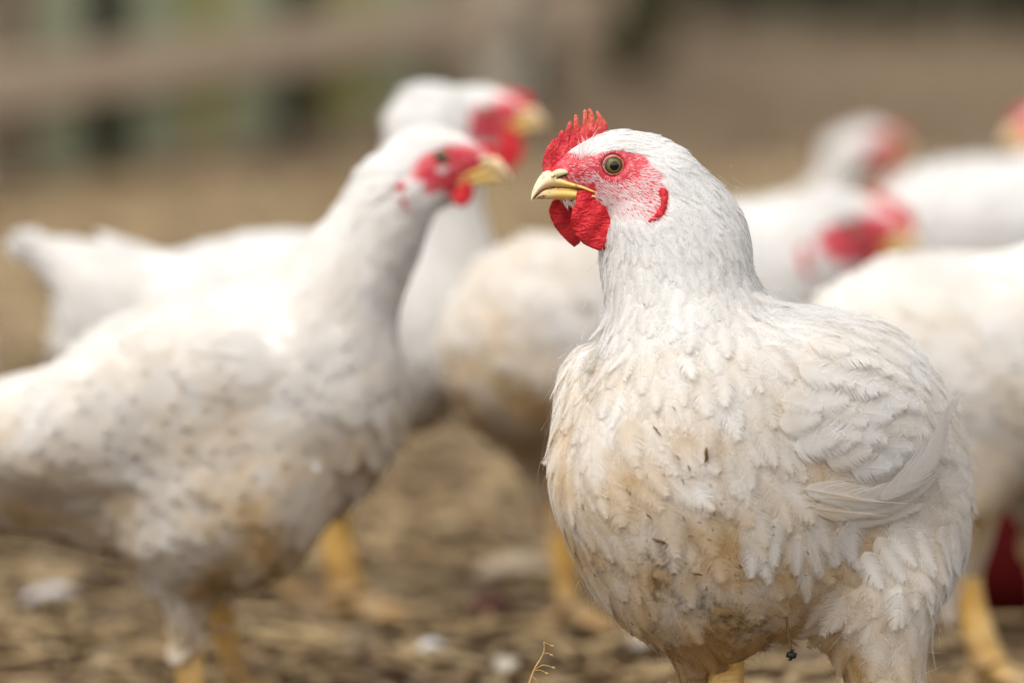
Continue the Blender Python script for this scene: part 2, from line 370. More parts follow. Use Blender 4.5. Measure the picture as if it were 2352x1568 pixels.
def feathers(P, D, N, L, Wd, fld, rng, h0=0.0006, slope=0.06, nb=24, ns=4, tight=1.0, pointed=0.0, curl=0.0, lift=None, gap=1.0, rag=1.0):
    """true feather geometry: every vane is two rows of tapering barbs along a shaft, laid over the body"""
    n = len(P); D = unit(D - (D * N).sum(1, keepdims=True) * N); C = np.cross(N, D)
    L = np.broadcast_to(L, n).astype(float); Wd = np.broadcast_to(Wd, n).astype(float)
    pointed = np.broadcast_to(pointed, n).astype(float)
    t = np.linspace(0.06, 0.97, nb)[None, :] + rng.normal(0, 0.006, (n, nb))
    phase = rng.random((n, 1)) * 6.28
    def out(tt):
        base = np.sin(np.pi * np.clip(tt, 0, 1) ** (0.62)) ** 0.62
        pt = np.sin(np.pi * np.clip(tt, 0, 1) ** (0.5)) ** 1.1
        return base * (1 - pointed[:, None]) + pt * pointed[:, None]
    rows = []
    for side in (-1, 1):
        split = np.sin(t * (9 + 5 * rng.random((n, 1))) + phase + side) * 0.007 * rag + rng.normal(0, 0.022 * rag, (n, nb))
        te = np.clip(t + 0.30 * (1 - t) ** 0.8 + 0.045 + split, 0, 1.03)
        wy = Wd[:, None] / 2 * out(np.minimum(te * 0.93, 1)) * (1 + rng.normal(0, 0.13 * rag, (n, nb)))
        q = np.linspace(0, 1, ns)[None, None, :]
        xb = (t[..., None] + (te - t)[..., None] * q ** 1.5) * L[:, None, None]
        yb = side * wy[..., None] * q ** 0.85
        hw = (L[:, None, None] * 0.91 / nb) * gap * (0.60 - 0.55 * q ** 1.05) * np.ones_like(xb)
        # barb direction for ribbon width
        dx = np.gradient(xb, axis=2); dy = np.gradient(yb, axis=2); ln = np.sqrt(dx * dx + dy * dy) + 1e-9
        ox, oy = -dy / ln * side, dx / ln * side     # pushes towards the root side
        zj = rng.normal(0, 0.00010, (n, nb, 1)) * (0.3 + q)
        for sgn, dz in ((1, 0.0), (-1, 0.00016)):
            rows.append((xb + sgn * ox * hw, yb + sgn * oy * hw, zj + dz + 0 * q))
    q = np.linspace(0, 1, ns)
    X = np.stack([np.stack([rows[0][0], rows[1][0]], -1), np.stack([rows[2][0], rows[3][0]], -1)], 1)  # n,2,nb,ns,2
    Y = np.stack([np.stack([rows[0][1], rows[1][1]], -1), np.stack([rows[2][1], rows[3][1]], -1)], 1)
    Z = np.stack([np.stack([rows[0][2], rows[1][2]], -1), np.stack([rows[2][2], rows[3][2]], -1)], 1)
    bx = lambda a: a[:, None, None, None, None]
    if curl: Y = Y + curl * X * X / bx(L)
    H = h0 + slope * X + Z + bx(rng.normal(0, 0.0003, n) + (0.0011 * nz3(P, 75, 4) if n > 3 else 0))
    lf = 0 if lift is None else bx(np.broadcast_to(lift, n)) * X * X / bx(L)
    cup = -(Y * Y) / bx(Wd) * 0.35
    B = X.shape[1:]
    Pw = P[:, None, None, None, None, :] + X[..., None] * D[:, None, None, None, None, :] + Y[..., None] * C[:, None, None, None, None, :]
    flat = Pw.reshape(-1, 3)
    if fld is not None:
        Nn = np.repeat(N, int(np.prod(B)), axis=0)
        for _ in range(2):
            ch = np.array_split(np.arange(len(flat)), max(1, len(flat) // 200000))
            dd = np.concatenate([fld.d(flat[c]) for c in ch]); flat = flat - np.clip(dd, -0.012, 0.012)[:, None] * Nn * 0.9
    else: Nn = np.repeat(N, int(np.prod(B)), axis=0)
    flat = flat + ((H + lf).reshape(-1) + cup.reshape(-1) * 0.25)[:, None] * Nn
    per = 2 * nb * ns * 2
    i = np.arange(2 * nb)[:, None] * ns * 2 + np.arange(ns - 1)[None, :] * 2
    q1 = np.stack([i, i + 1, i + 3, i + 2], -1)
    q1 = q1.reshape(-1, 4)
    F = (np.arange(n)[:, None, None] * per + q1[None]).reshape(-1, 4)
    idx = np.repeat(np.arange(n), per)
    op = (1 - .82 * q ** 1.3)[None, None, None, :, None] * (1 - .35 * np.clip((t - .5) / .5, 0, 1) ** 2)[:, None, :, None, None] * np.ones(X.shape)
    feathers.op = np.clip(op.reshape(-1), .05, 1)
    return flat, F, idx
def shafts(P, D, N, L, fld, rng, wid=0.00025, h0=0.001, slope=0.06, ns=6, bend=0.0, lift=0.0, dz=0.0):
    """thin tapering ribbons: rachises, bristles, hair feathers"""
    n = len(P); D = unit(D - (D * N).sum(1, keepdims=True) * N * (1 - dz)); C = unit(np.cross(N, D))
    L = np.broadcast_to(L, n).astype(float); wid = np.broadcast_to(wid, n).astype(float)
    q = np.linspace(0, 1, ns)[None, :]; X = L[:, None] * q
    b = (rng.normal(0, 1, n) * bend)[:, None] * q * q * L[:, None]
    V = []
    for s in (-1, 1):
        hw = wid[:, None] / 2 * np.sin(np.pi * (0.25 + 0.72 * q)) ** 0.8
        V.append(P[:, None] + X[..., None] * D[:, None] + (b + s * hw)[..., None] * C[:, None] +
                 (h0 + slope * X + lift * q * q * L[:, None])[..., None] * N[:, None])
    V = np.stack(V, 2); flat = V.reshape(-1, 3)
    i = np.arange(ns - 1) * 2; q1 = np.stack([i, i + 1, i + 3, i + 2], -1)
    F = (np.arange(n)[:, None, None] * ns * 2 + q1[None]).reshape(-1, 4)
    return flat, F, np.repeat(np.arange(n), ns * 2)
def vanes(P, D, N, L, Wd, rng, h0=0.0008, lift=0.12):
    """plain leaf-shaped feathers for birds far out of focus"""
    n = len(P); D = unit(D - (D * N).sum(1, keepdims=True) * N); C = np.cross(N, D)
    q = np.array([0, .3, .6, .85, 1.0]); wv = np.array([.35, .9, 1, .7, .12]); V = []
    for qi, wi in zip(q, wv):
        for s in (-1, 0, 1):
            V.append(P + D * (L * qi)[:, None] + C * (s * Wd / 2 * wi)[:, None] + N * (h0 + lift * L * qi - L * qi * qi * 0.09 - abs(s) * Wd * 0.12)[:, None])
    V = np.stack(V, 1).reshape(-1, 3)
    q1 = np.array([(r * 3 + c, r * 3 + c + 1, r * 3 + c + 4, r * 3 + c + 3) for r in range(4) for c in range(2)])
    F = (np.arange(n)[:, None, None] * 15 + q1[None]).reshape(-1, 4)
    return V, F, np.repeat(np.arange(n), 15)
def nz3(P, s, off=0.0):
    return np.array([noise.noise(Vector((p[0] * s + off, p[1] * s, p[2] * s))) for p in P])

# ------------------------------------------------------------------ head parts (millimetres: f forward, u up, s towards the near side; origin = eye)
Z = 0.0573
def zo(pts): return np.array([((805 - a) * Z, (590 - b) * Z) for a, b in pts])
COMB = zo([(270, 700), (245, 655), (236, 600), (250, 520), (275, 450), (308, 408), (335, 374), (372, 372), (384, 330), (402, 303), (421, 308), (430, 345),
           (446, 290), (468, 236), (490, 224), (500, 245), (498, 290), (511, 318), (510, 240), (514, 182), (530, 168), (545, 190), (552, 245), (578, 288),
           (586, 220), (590, 142), (603, 127), (618, 140), (628, 200), (642, 238), (632, 190), (631, 136), (643, 116), (659, 130), (676, 170), (700, 238),
           (712, 212), (698, 160), (705, 141), (720, 148), (740, 178), (765, 210), (790, 235), (808, 262), (806, 300), (760, 345), (660, 410), (560, 520), (500, 620), (440, 690), (350, 720)])
WAT = zo([(530, 795), (500, 830), (498, 900), (462, 960), (447, 1050), (468, 1130), (500, 1200), (560, 1262), (640, 1302), (700, 1324), (750, 1312), (800, 1275), (860, 1212),
          (912, 1140), (895, 1075), (850, 1015), (760, 950), (680, 880), (610, 810), (570, 785)])
WAT2 = zo([(420, 880), (345, 925), (322, 1000), (340, 1070), (380, 1150), (440, 1222), (500, 1282), (565, 1333), (608, 1300), (640, 1230), (600, 1100), (560, 980), (520, 900)])

def plate(poly, th, step, rnd=0.8):
    """a rounded plate (millimetres) from an outline: f, u, s grid"""
    lo = poly.min(0) - 1.5; hi = poly.max(0) + 1.5
    xs = np.arange(lo[0], hi[0], step); ys = np.arange(lo[1], hi[1], step); tm = 3.2; zs = np.arange(-tm, tm, step * 0.9)
    G = np.stack(np.meshgrid(xs, ys, indexing='ij'), -1).reshape(-1, 2)
    d = np.full(len(G), 1e9); ins = np.zeros(len(G), bool); n = len(poly)
    for i in range(n):
        a, b = poly[i], poly[(i + 1) % n]; e = b - a; w_ = G - a; t = np.clip(w_ @ e / (e @ e), 0, 1)
        d = np.minimum(d, np.linalg.norm(w_ - t[:, None] * e, axis=1))
        c = ((a[1] <= G[:, 1]) != (b[1] <= G[:, 1])); xi = a[0] + (G[:, 1] - a[1]) / (e[1] + 1e-12) * e[0]; ins ^= c & (G[:, 0] < xi)
    d = np.where(ins, -d, d).reshape(len(xs), len(ys))
    h = th(xs[:, None], ys[None, :], -d)                      # half thickness
    Q0 = (d + rnd)[:, :, None]; Q1 = np.abs(zs)[None, None, :] - (h - rnd)[:, :, None]
    V = np.minimum(np.maximum(Q0, Q1), 0) + np.hypot(np.maximum(Q0, 0), np.maximum(Q1, 0)) - rnd
    return surface_nets(V, xs, ys, zs)

class HeadFrame:
    def __init__(s, O, F, U, k=1.0):
        s.O = np.asarray(O, float); s.F = unit(F); s.U = unit(np.asarray(U) - np.dot(U, s.F) * s.F)
        S = np.cross(s.F, s.U); s.flip = S[1] > 0
        s.S = -S if s.flip else S; s.k = k * 0.001
    def w(s, L):
        L = np.asarray(L, float); return s.O + s.k * (L[..., :1] * s.F + L[..., 1:2] * s.U + (L[..., 2:3] - 13.5) * s.S)
    def l(s, P):
        q = (np.asarray(P) - s.O) / s.k; return np.stack([q @ s.F, q @ s.U, q @ s.S + 13.5], -1)
    def faces(s, F): return F[:, ::-1] if s.flip else F
def head_prims(fl, hf):
    ax = np.stack([hf.F, hf.U, hf.S]); k = hf.k
    at = dict(dir=tuple(-hf.F), L=0.008, W=0.0030, lift=0.05)
    fl.ell(hf.w((-7, -1.2, 0)), np.array((20.5, 16.5, 14)) * k, ax, k=0.008 * k * 1000, **at)
    fl.ell(hf.w((8, -1.5, 0)), np.array((15, 11, 10.5)) * k, ax, k=0.010 * k * 1000, **at)
    fl.ell(hf.w((17, -4.8, 0)), np.array((12, 7.0, 7.4)) * k, ax, k=0.008 * k * 1000, **at)
    fl.ell(hf.w((-5, -14, 0)), np.array((17, 13, 12.5)) * k, ax, k=0.009 * k * 1000, **at)
def side_s(fl, hf, f, u, sg=1):
    """height of the skin above the head's middle plane at (f,u)"""
    s = np.full(len(f), 22.0)
    for _ in range(14):
        P = hf.w(np.stack([f, u, s * sg], -1)); s = s - fl.d(P) / hf.k * 0.85
    return s * sg

def build_head(root, fl, hf, detail=2, comb=1.0, wattle=1.0):
    k = hf.k
    # comb
    st = {2: 0.32, 1: 0.7, 0: 0.9}[detail]
    th = lambda x, y, d: np.clip(0.95 + 0.16 * d + 0.02 * (10 - y), 0.85, 2.4)
    V, F = plate(COMB, th, st, 0.75)
    tip = sstep(13, 27, V[:, 1]) * 0.8
    if comb != 1.0:
        b = np.array([24, -4]); V[:, 1] = np.where(V[:, 1] > 6, 6 + (V[:, 1] - 6) * comb * 0.6, V[:, 1]); V[:, :2] = b + (V[:, :2] - b) * (0.6 + 0.4 * comb)
    V[:, 2] += 0.8 * np.sin(V[:, 0] * 0.22) * sstep(2, 20, V[:, 1])
    c = mesh('comb', hf.w(V), hf.faces(F), M['comb'], root, attrs={'tip': ('FLOAT', tip)})
    # wattles
    for poly, off, lean, nm in ((WAT, 9.0, 0.16, 0), (WAT2, -7.5, -0.05, 1)):
        if detail < 2 and nm: continue
        th = lambda x, y, d: np.clip(0.8 + 0.42 * np.sqrt(np.maximum(d, 0)), 0.9, 2.6)
        V, F = plate(poly, th, st, 0.8)
        if wattle != 1.0: b = np.array([14, -15]); V[:, :2] = b + (V[:, :2] - b) * wattle
        cz = -15 - V[:, 1]
        V[:, 2] = V[:, 2] + off + lean * cz - 0.006 * cz * cz + 0.5 * np.sin(V[:, 0] * .5 + V[:, 1] * .35)
        mesh('wattle', hf.w(V), hf.faces(F), M['wattle'], root, attrs={'tip': ('FLOAT', np.zeros(len(V)))})
        if detail < 2:
            W2 = V.copy(); W2[:, 2] *= -1
            mesh('wattle', hf.w(W2), hf.faces(F)[:, ::-1], M['wattle'], root, attrs={'tip': ('FLOAT', np.zeros(len(V)))})
    # beak: two mandibles lofted along the bill
    def loft(st_, name, sharp_top):
        st_ = spline(st_, 26); st_[:, 0] -= np.maximum(0, st_[:, 0] - 25) * .10; V = []; m = 24
        for f, zt, zb, hw in st_:
            cz = (zt + zb) / 2; hz = max((zt - zb) / 2, 0.05); hw = max(hw, 0.1)
            for j in range(m):
                a = 2 * math.pi * j / m; ca, sa = math.cos(a), math.sin(a)
                y = hw * math.copysign(abs(ca) ** 0.75, ca); z = cz + hz * math.copysign(abs(sa) ** 0.9, sa)
                if sharp_top and sa > 0: y *= (1 - 0.42 * sa * sa)
                if not sharp_top and sa < 0: y *= (1 - 0.35 * sa * sa)
                V.append((f, z, y))
        n = len(st_)
        Fq = [(i * m + j, i * m + (j + 1) % m, (i + 1) * m + (j + 1) % m, (i + 1) * m + j) for i in range(n - 1) for j in range(m)]
        V = np.array(V); tp = sstep(18, 37, V[:, 0]) * 0.9 if sharp_top else sstep(22, 36, V[:, 0]) * 0.6
        Fq = np.array(Fq)
        return mesh(name, hf.w(V), hf.faces(Fq)[:, ::-1], M['beak'], root, attrs={'tip': ('FLOAT', tp)})
    loft([(5.5, -12.9, -14.6, 11.4), (10, -11.0, -14.0, 10.8), (15, -8.9, -12.4, 9.9), (20, -7.4, -11.5, 9.0), (26, -4.4, -11.0, 7.8), (31, -2.8, -11.3, 6.3), (34, -5.2, -12.3, 5.0),
          (36.8, -9.0, -14.4, 3.5), (38.7, -12.8, -16.6, 2.1), (39.5, -16.2, -17.6, 0.9), (39.4, -17.5, -17.9, 0.15)], 'upper_beak', True)
    loft([(6, -14.6, -16.4, 10.6), (12, -13.2, -17.2, 10.0), (18, -11.2, -17.9, 8.9), (24, -10.3, -17.6, 7.4), (30, -10.8, -17.3, 5.6), (34.5, -12.8, -17.2, 3.3), (37.3, -15.4, -17.2, 1.7), (38.2, -16.5, -17.2, 0.4)], 'lower_beak', False)
    if detail == 2:
        T = Parts(); rf = random.Random(9)
        for f, u, r_ in [(35.2, -15.6, .5), (34.6, -16.2, .45), (34.0, -15.2, .55), (33.2, -15.9, .4), (35.9, -16.3, .4), (32.8, -14.9, .35), (36.4, -15.9, .35), (33.9, -16.5, .3), (33.6, -7.9, .45), (33.9, -8.6, .3),
                         (29.6, -11.6, .35), (28.6, -11.3, .4), (27.2, -11.1, .35), (26.1, -11.2, .3), (31.2, -11.9, .3), (30.4, -13.6, .25), (25.3, -13.2, .3), (38.0, -14.9, .3)]:
            hw = np.interp(f, [24, 30, 34, 37, 39], [7.2, 5.9, 4.5, 2.9, .9]); hw = hw * (.93 if u < -12.5 else .90 if u > -9 else .99)
            for a in range(2):
                c = hf.w(np.array([f - max(0, f - 25) * .10 + rf.gauss(0, .15), u + rf.gauss(0, .15), hw])); d_ = hf.F * rf.uniform(-1, 1) + hf.U * rf.uniform(-.5, .5); d_ = unit(d_) * r_ * k
                T.tube([c - d_, c - d_ * .3, c + d_ * .4, c + d_], [r_ * k * q for q in (.15, .5, .45, .1)], 6, flat=.6, upv=hf.S)
        T.build('beak_dirt', M['fleck'], root)['kind'] = 'stuff'
    for sg in (1, -1):
        g = spline([(12, -12.9, 10.3), (17, -11.4, 9.3), (24, -10.9, 7.7), (30, -11.2, 6.3), (34, -12.5, 4.9), (37, -14.9, 3.2), (38.6, -16.6, 1.8)], 20); g[:, 0] -= np.maximum(0, g[:, 0] - 25) * .10; g[:, 2] *= sg
        Parts().tube(hf.w(g), [k * .26] * 20, 6).build('mouth_line', M['dark'], root)  # dark tube along the gape, stands in for the shaded gap
        # eye: a ball set in the socket, ring-shaped lid around it
        s0 = side_s(fl, hf, np.array([0.0]), np.array([0.0]), sg)[0]
        r = 5.5; cs = s0 - sg * 3.75
        def cap(r, lo, hi, m=28, n=12, base=cs, name=''):
            V = [(0, 0, base + sg * r * math.cos(lo))] if lo == 0 else []
            V = []
            for i in range(n + 1):
                a = lo + (hi - lo) * i / n
                for j in range(m): b = 2 * math.pi * j / m; V.append((r * math.sin(a) * math.cos(b), r * math.sin(a) * math.sin(b), base + sg * r * math.cos(a)))
            Fq = [(i * m + j, (i + 1) * m + j, (i + 1) * m + (j + 1) % m, i * m + (j + 1) % m) for i in range(n) for j in range(m)]
            return np.array(V, float), np.array(Fq)
        V, Fq = cap(r, R(0.5), R(100)); rad = np.hypot(V[:, 0], V[:, 1]) / 5.9
        Fq = Fq if (sg > 0) != hf.flip else Fq[:, ::-1]
        eye = mesh('eye', hf.w(V), Fq, M['iris'], root, attrs={'rad': ('FLOAT', rad)})
        V, F2 = cap(r + 0.06, R(0.5), R(24), n=6); mesh('pupil', hf.w(V), F2 if (sg > 0) != hf.flip else F2[:, ::-1], M['pupil'], eye)
        T = Parts(); n = 40; ring = []
        for j in range(n + 1):
            b = 2 * math.pi * j / n; x, y = 4.85 * math.cos(b), 4.45 * math.sin(b)
            if x < 0: y *= 0.97
            ring.append((x, y, cs + sg * (math.sqrt(max(r * r - x * x - y * y, 0)) + 0.15)))
        rr = [0.46 * (1.0 + 0.12 * math.sin(9 * i) ) for i in range(n + 1)]
        T.tube(hf.w(np.array(ring)), [q * k for q in rr], 8, upv=hf.S); T.build('eyelid', M['lid'], eye)
        # nostril: horny flap with a dark slit under it
        a = np.linspace(0, 1, 9); fx = 29.8 - 8.6 * a; uz = -5.2 + 3.0 * a - 1.2 * a * a
        sp = side_s(fl, hf, fx, uz, sg)
        T = Parts().tube(hf.w(np.stack([fx, uz, np.sign(sg) * (np.maximum(np.abs(sp), 6.2) - .4)], -1)), [k * q for q in (0.3, 1.1, 1.65, 1.95, 2.0, 1.95, 1.7, 1.2, 0.3)], 12, flat=1.0)
        T.build('nostril', M['operc'], root)
        fx = 27.5 - 6.0 * a; uz = -6.7 + 2.5 * a
        sp = side_s(fl, hf, fx, uz, sg)
        Parts().tube(hf.w(np.stack([fx, uz, np.sign(sg) * (np.maximum(np.abs(sp), 6.4) + .95)], -1)), [k * q for q in (0.05, .2, .3, .4, .45, .5, .5, .35, .05)], 8).build('nostril_slit', M['dark'], root)
        if detail:
            # red lappet behind the ear
            c = spline(zo([(1180, 770), (1195, 840), (1186, 920), (1150, 985), (1095, 1030), (1050, 1052)]), 16)
            sp = side_s(fl, hf, c[:, 0], c[:, 1], sg); rw = np.interp(np.linspace(0, 1, 16), [0, .1, .3, .6, .9, 1], [0.5, 2.2, 1.45, 1.7, 1.0, .2])
            Parts().tube(hf.w(np.stack([c[:, 0], c[:, 1], sp + sg * 0.0], -1)), list(rw * k * (1.15 if detail == 2 else 1.6)), 12).build('ear_lappet', M['wattle'], root, attrs=None)

# ------------------------------------------------------------------ legs
def build_leg(root, hock, foot, Fd, r=0.0065, spread=0.046, claw=True):
    Fd = unit(np.array(Fd, float)); side = np.array([-Fd[1], Fd[0], 0]); T = Parts()
    foot = np.array([foot[0], foot[1], 0.006]); ank = foot + np.array([0, 0, 0.012])
    T.tube(spline([hock, hock * .7 + ank * .3 , hock * .3 + ank * .7, ank], 14), [r * q for q in np.interp(np.linspace(0, 1, 14), [0, .12, .4, .85, 1], [1.45, 1.25, .98, 1.0, 1.25])], 14)
    for an, ln in ((0, 1.0), (38, .85), (-38, .85), (168, .45)):
        d = Fd * math.cos(R(an)) + side * math.sin(R(an))
        pts = [ank, foot + d * spread * .25 * ln + (0, 0, .006), foot + d * spread * .6 * ln + (0, 0, .001), foot + d * spread * .95 * ln]
        P = spline(pts, 16); rr = np.interp(np.linspace(0, 1, 16), [0, .3, .5, .8, 1], [1, .72, .66, .5, .22]) * r * (1 + 0.08 * np.sin(np.arange(16) * 2.2))
        T.tube(P, list(rr), 10)
        if claw: T.tube(spline([P[-1], P[-1] + d * .008 + (0, 0, .001), P[-1] + d * .015 - (0, 0, .003)], 5), [r * q for q in (.3, .24, .18, .1, .03)], 8)
    T.build('leg', M['leg'], root)

# ------------------------------------------------------------------ a bird out of focus
def far_hen(label, Y, eye, face, head_k, neck, body, legs, tail=None, comb=.7, wattle=.6, stain=.4, pitch=0.0, yaw=0.0, thick=.82, seed=1, thighs=(), redf=1.0):
    rng = np.random.default_rng(seed); s = msc(Y); F = np.array([face * math.cos(yaw), -math.sin(yaw), 0.0])
    O = Wp(*eye, Y); fl = Field()
    up = np.array([0, 0, 1.0]); Fp = F * math.cos(pitch) + up * math.sin(pitch)
    hf = HeadFrame(O + np.array([0, -0.0, 0]), Fp, up, head_k)
    back = -F
    pts = [(hf.w((-10, -6, 0)), 0.017 * head_k)] + [(Wp(x, y, Y + dy), r * s) for x, y, r, dy in neck]
    for (a, ra), (b, rb) in zip(pts, pts[1:]):
        fl.cone(a, b, ra, rb, k=.024, sq=.85, dir=tuple(unit(b - a)), L=.018, W=.009)
    head_prims(fl, hf)
    for x, y, rx, rz, ang, dy in body:
        a = R(ang); ax = np.array([(math.cos(a), 0, math.sin(a)), (0, 1, 0), (-math.sin(a), 0, math.cos(a))])
        fl.ell(Wp(x, y, Y + dy), (rx * s, min(rx, rz) * s * thick, rz * s), ax, k=.03, dir=tuple(unit(back - .25 * up)), L=.034, W=.022)
    if tail:
        (x0, y0, r0), (x1, y1, r1) = tail; a, b = Wp(x0, y0, Y), Wp(x1, y1, Y); fl.cone(a, b, r0 * s, r1 * s, k=.03, dir=tuple(unit(b - a)), L=.020, W=.016)
    for (x0, y0, r0, x1, y1, r1, dy) in thighs:
        a, b = Wp(x0, y0, Y + dy), Wp(x1, y1, Y + dy); fl.cone(a, b, r0 * s, r1 * s, k=.02, dir=(0, 0, -1), L=.022, W=.013)
    lo, hi = fl.bounds(); cx = Wp(body[0][0], body[0][1], Y)
    root = empty('hen', (cx[0], Y, 0), label, 'hen', 'white hens standing in the yard')
    V, Fq = fl.mesh(*[np.arange(lo[i], hi[i], .0048) for i in range(3)])
    hl = hf.l(V); bare = sstep(1.15, .8, np.hypot((hl[:, 0] - 6) / 23, (hl[:, 1] + 7) / 15)) * (hl[:, 1] < 9)
    mesh('body', V, Fq, M['skin'], root, attrs={'bare': ('FLOAT', bare)})
    P = scatter(V, Fq, np.clip(fl.blend(V, 'L', .03) * .27, .0035, .0095), rng)
    hl = hf.l(P); bare = sstep(1.1, .85, np.hypot((hl[:, 0] - 6) / 21, (hl[:, 1] + 6) / 13)) * np.where((hl[:, 0] > 9) | (np.hypot(hl[:, 0], hl[:, 1]) < 7), 1, redf)
    lp = spline(zo([(1180, 770), (1186, 920), (1095, 1030), (1050, 1052)]), 12); nearlap = np.min(np.hypot(hl[:, 0, None] - lp[None, :, 0], hl[:, 1, None] - lp[None, :, 1]), 1) < 3.2
    ok = ~nearlap & (rng.random(len(P)) > bare * 1.15) & ~((hl[:, 0] > 12) & (hl[:, 1] > -20) & (hl[:, 1] < 30)); P = P[ok]
    N = fl.grad(P); D = fl.blend(P, 'dir', (0, 0, -1)) + rng.normal(0, .12, P.shape); L = fl.blend(P, 'L', .03) * rng.uniform(.8, 1.2, len(P)); Wd = fl.blend(P, 'W', .015)
    V, Fq, ix = vanes(P, D, N, L, Wd, rng)
    low = sstep(.30, .10, P[:, 2]); blot = nz3(P, 16, seed * 3.1)
    low2 = sstep(.20, .10, P[:, 2]); st = np.clip(stain * (0.10 + low * .45 + low2 * .7) * (.7 + .8 * blot), 0, 1); dk = np.clip(low2 ** 2 * stain * .14, 0, .3)
    tn = rng.random(len(P)); tint = np.stack([st, dk, tn, np.ones(len(P))], 1)[ix]
    o = mesh('plumage', V, Fq, M['feather'], root, attrs={'tint': ('FLOAT_COLOR', tint), 'lie': ('FLOAT_VECTOR', N[ix])}); o['kind'] = 'stuff'
    build_head(root, fl, hf, 1 if Y < 1.3 else 0, comb, wattle)
    for (hx, hy, fx, dy, r) in legs:
        # foot height is the ground: find the depth-true foot point under the leg
        hk = Wp(hx, hy, Y + dy); build_leg(root, hk, (Wp(fx, hy, Y + dy)[0], Y + dy - .005, 0), F, r)
    return root, fl

# ================================================================== THE SETTING
def ground():
    P = Parts()
    xs = np.concatenate([[-60, -20, -6, -2.5], np.arange(-1.2, 1.21, .03), [2.5, 6, 20, 60]])
    ys = np.concatenate([[-12, -5, -2, -.8], np.arange(-.5, 4.0, .03), np.arange(4.0, 9, .25), [12, 20, 60, 300]])
    X, Yg = np.meshgrid(xs, ys, indexing='ij'); Q = np.stack([X.ravel(), Yg.ravel(), 0 * X.ravel()], 1)
    h = np.array([noise.fractal(Vector((p[0] * 7, p[1] * 7, 0)), 1.0, 2.0, 4) for p in Q]) * .006
    inn = (np.abs(Q[:, 0]) < 1.3) & (Q[:, 1] > -.6) & (Q[:, 1] < 4.1); Q[:, 2] = np.where(inn, h, 0) - .004
    ny = len(ys); F = [(i * ny + j, (i + 1) * ny + j, (i + 1) * ny + j + 1, i * ny + j + 1) for i in range(len(xs) - 1) for j in range(ny - 1)]
    o = mesh('ground', Q, F, M['ground']); struct(o); return o
ground()

# straw, chaff and stone chips trodden into the yard
def litter():
    rng = np.random.default_rng(3)
    n = 13000; x = rng.uniform(-.75, .75, n); y = rng.uniform(-.35, 3.6, n) ; T = []
    a = rng.uniform(0, math.pi, n); L = rng.uniform(.008, .06, n) * rng.uniform(.5, 1.3, n); wd = rng.uniform(.0008, .0045, n)
    V = []; D = np.stack([np.cos(a), np.sin(a), rng.normal(0, .08, n)], 1); C = np.stack([-np.sin(a), np.cos(a), 0 * a], 1); P = np.stack([x, y, rng.uniform(.002, .008, n)], 1)
    for q, b in ((-1, 0), (0, .06), (1, 0)):
        for s, hz in ((-1, 0), (0, 1), (1, 0)):
            V.append(P + D * (q * L / 2)[:, None] + C * (s * wd / 2 + rng.normal(0, .5, n) * b * L)[:, None] + np.array([0, 0, 1]) * (hz * wd * .6 + b * L * .6)[:, None])
    V = np.stack(V, 1).reshape(-1, 3); q1 = np.array([(0, 1, 4, 3), (1, 2, 5, 4), (3, 4, 7, 6), (4, 5, 8, 7)])
    F = (np.arange(n)[:, None, None] * 9 + q1[None]).reshape(-1, 4)
    tag(mesh('straw', V, F, M['straw'], smooth=False), 'loose bits of pale straw trodden into the brown soil', 'straw', kind='stuff')
    n = 6500; x = rng.uniform(-.8, .8, n); y = rng.uniform(-.35, 4.5, n); r = rng.gamma(2.2, .0021, n) + .001; V = []
    base = np.array([(-1, -1, 0), (1, -1, 0), (1, 1, 0), (-1, 1, 0), (-.6, -.6, .8), (.6, -.6, .8), (.6, .6, .8), (-.6, .6, .8)])
    q1 = np.array([(0, 1, 5, 4), (1, 2, 6, 5), (2, 3, 7, 6), (3, 0, 4, 7), (4, 5, 6, 7)])
    B = base[None] * r[:, None, None] * rng.uniform(.6, 1.2, (n, 8, 3)); an = rng.uniform(0, 6.28, n)
    Bx = B[..., 0] * np.cos(an)[:, None] - B[..., 1] * np.sin(an)[:, None]; By = B[..., 0] * np.sin(an)[:, None] + B[..., 1] * np.cos(an)[:, None]
    V = np.stack([Bx + x[:, None], By + y[:, None], B[..., 2]], -1).reshape(-1, 3)
    F = (np.arange(n)[:, None, None] * 8 + q1[None]).reshape(-1, 4)
    tag(mesh('soil_clods', V, F, M['chip'], smooth=False), 'small clods and stone chips lying on the yard soil', 'clods', kind='stuff')
litter()

# ---- low weathered fence at the far left, running away to the right
def gp(px, py):      # ground point seen at this place
    k = SENS / LENS / 2352; d = _f + (px - 1176) * k * _r + (784 - py) * k * _u; return CAM + d * (-CAM[2] / d[2])
FA, FB = gp(-60, 455), gp(1135, 245)
fd = unit((FB - FA) * (1, 1, 0)); fn = np.array([fd[1], -fd[0], 0]); frz = math.atan2(fd[1], fd[0]); flen = np.linalg.norm((FB - FA)[:2])
M['board'] = noisy('lichen_board', [(0.3, (0.30, 0.32, 0.22)), (0.5, (0.43, 0.46, 0.29)), (0.7, (0.52, 0.54, 0.42))], 7, .9, .002, (1, 1, .4))
M['board2'] = noisy('mossy_board', [(0.3, (0.27, 0.26, 0.07)), (0.5, (0.38, 0.37, 0.13)), (0.7, (0.46, 0.43, 0.22))], 7, .9, .002, (1, 1, .4))
M['board3'] = noisy('brown_board', [(0.3, (0.25, 0.20, 0.13)), (0.5, (0.34, 0.28, 0.20)), (0.7, (0.42, 0.36, 0.27))], 7, .9, .002, (1, 1, .4))
M['rail'] = noisy('rail_wood', [(0.3, (0.44, 0.335, 0.23)), (0.5, (0.55, 0.425, 0.30)), (0.7, (0.62, 0.50, 0.37))], 12, .85, .002, (.2, 1, 3))
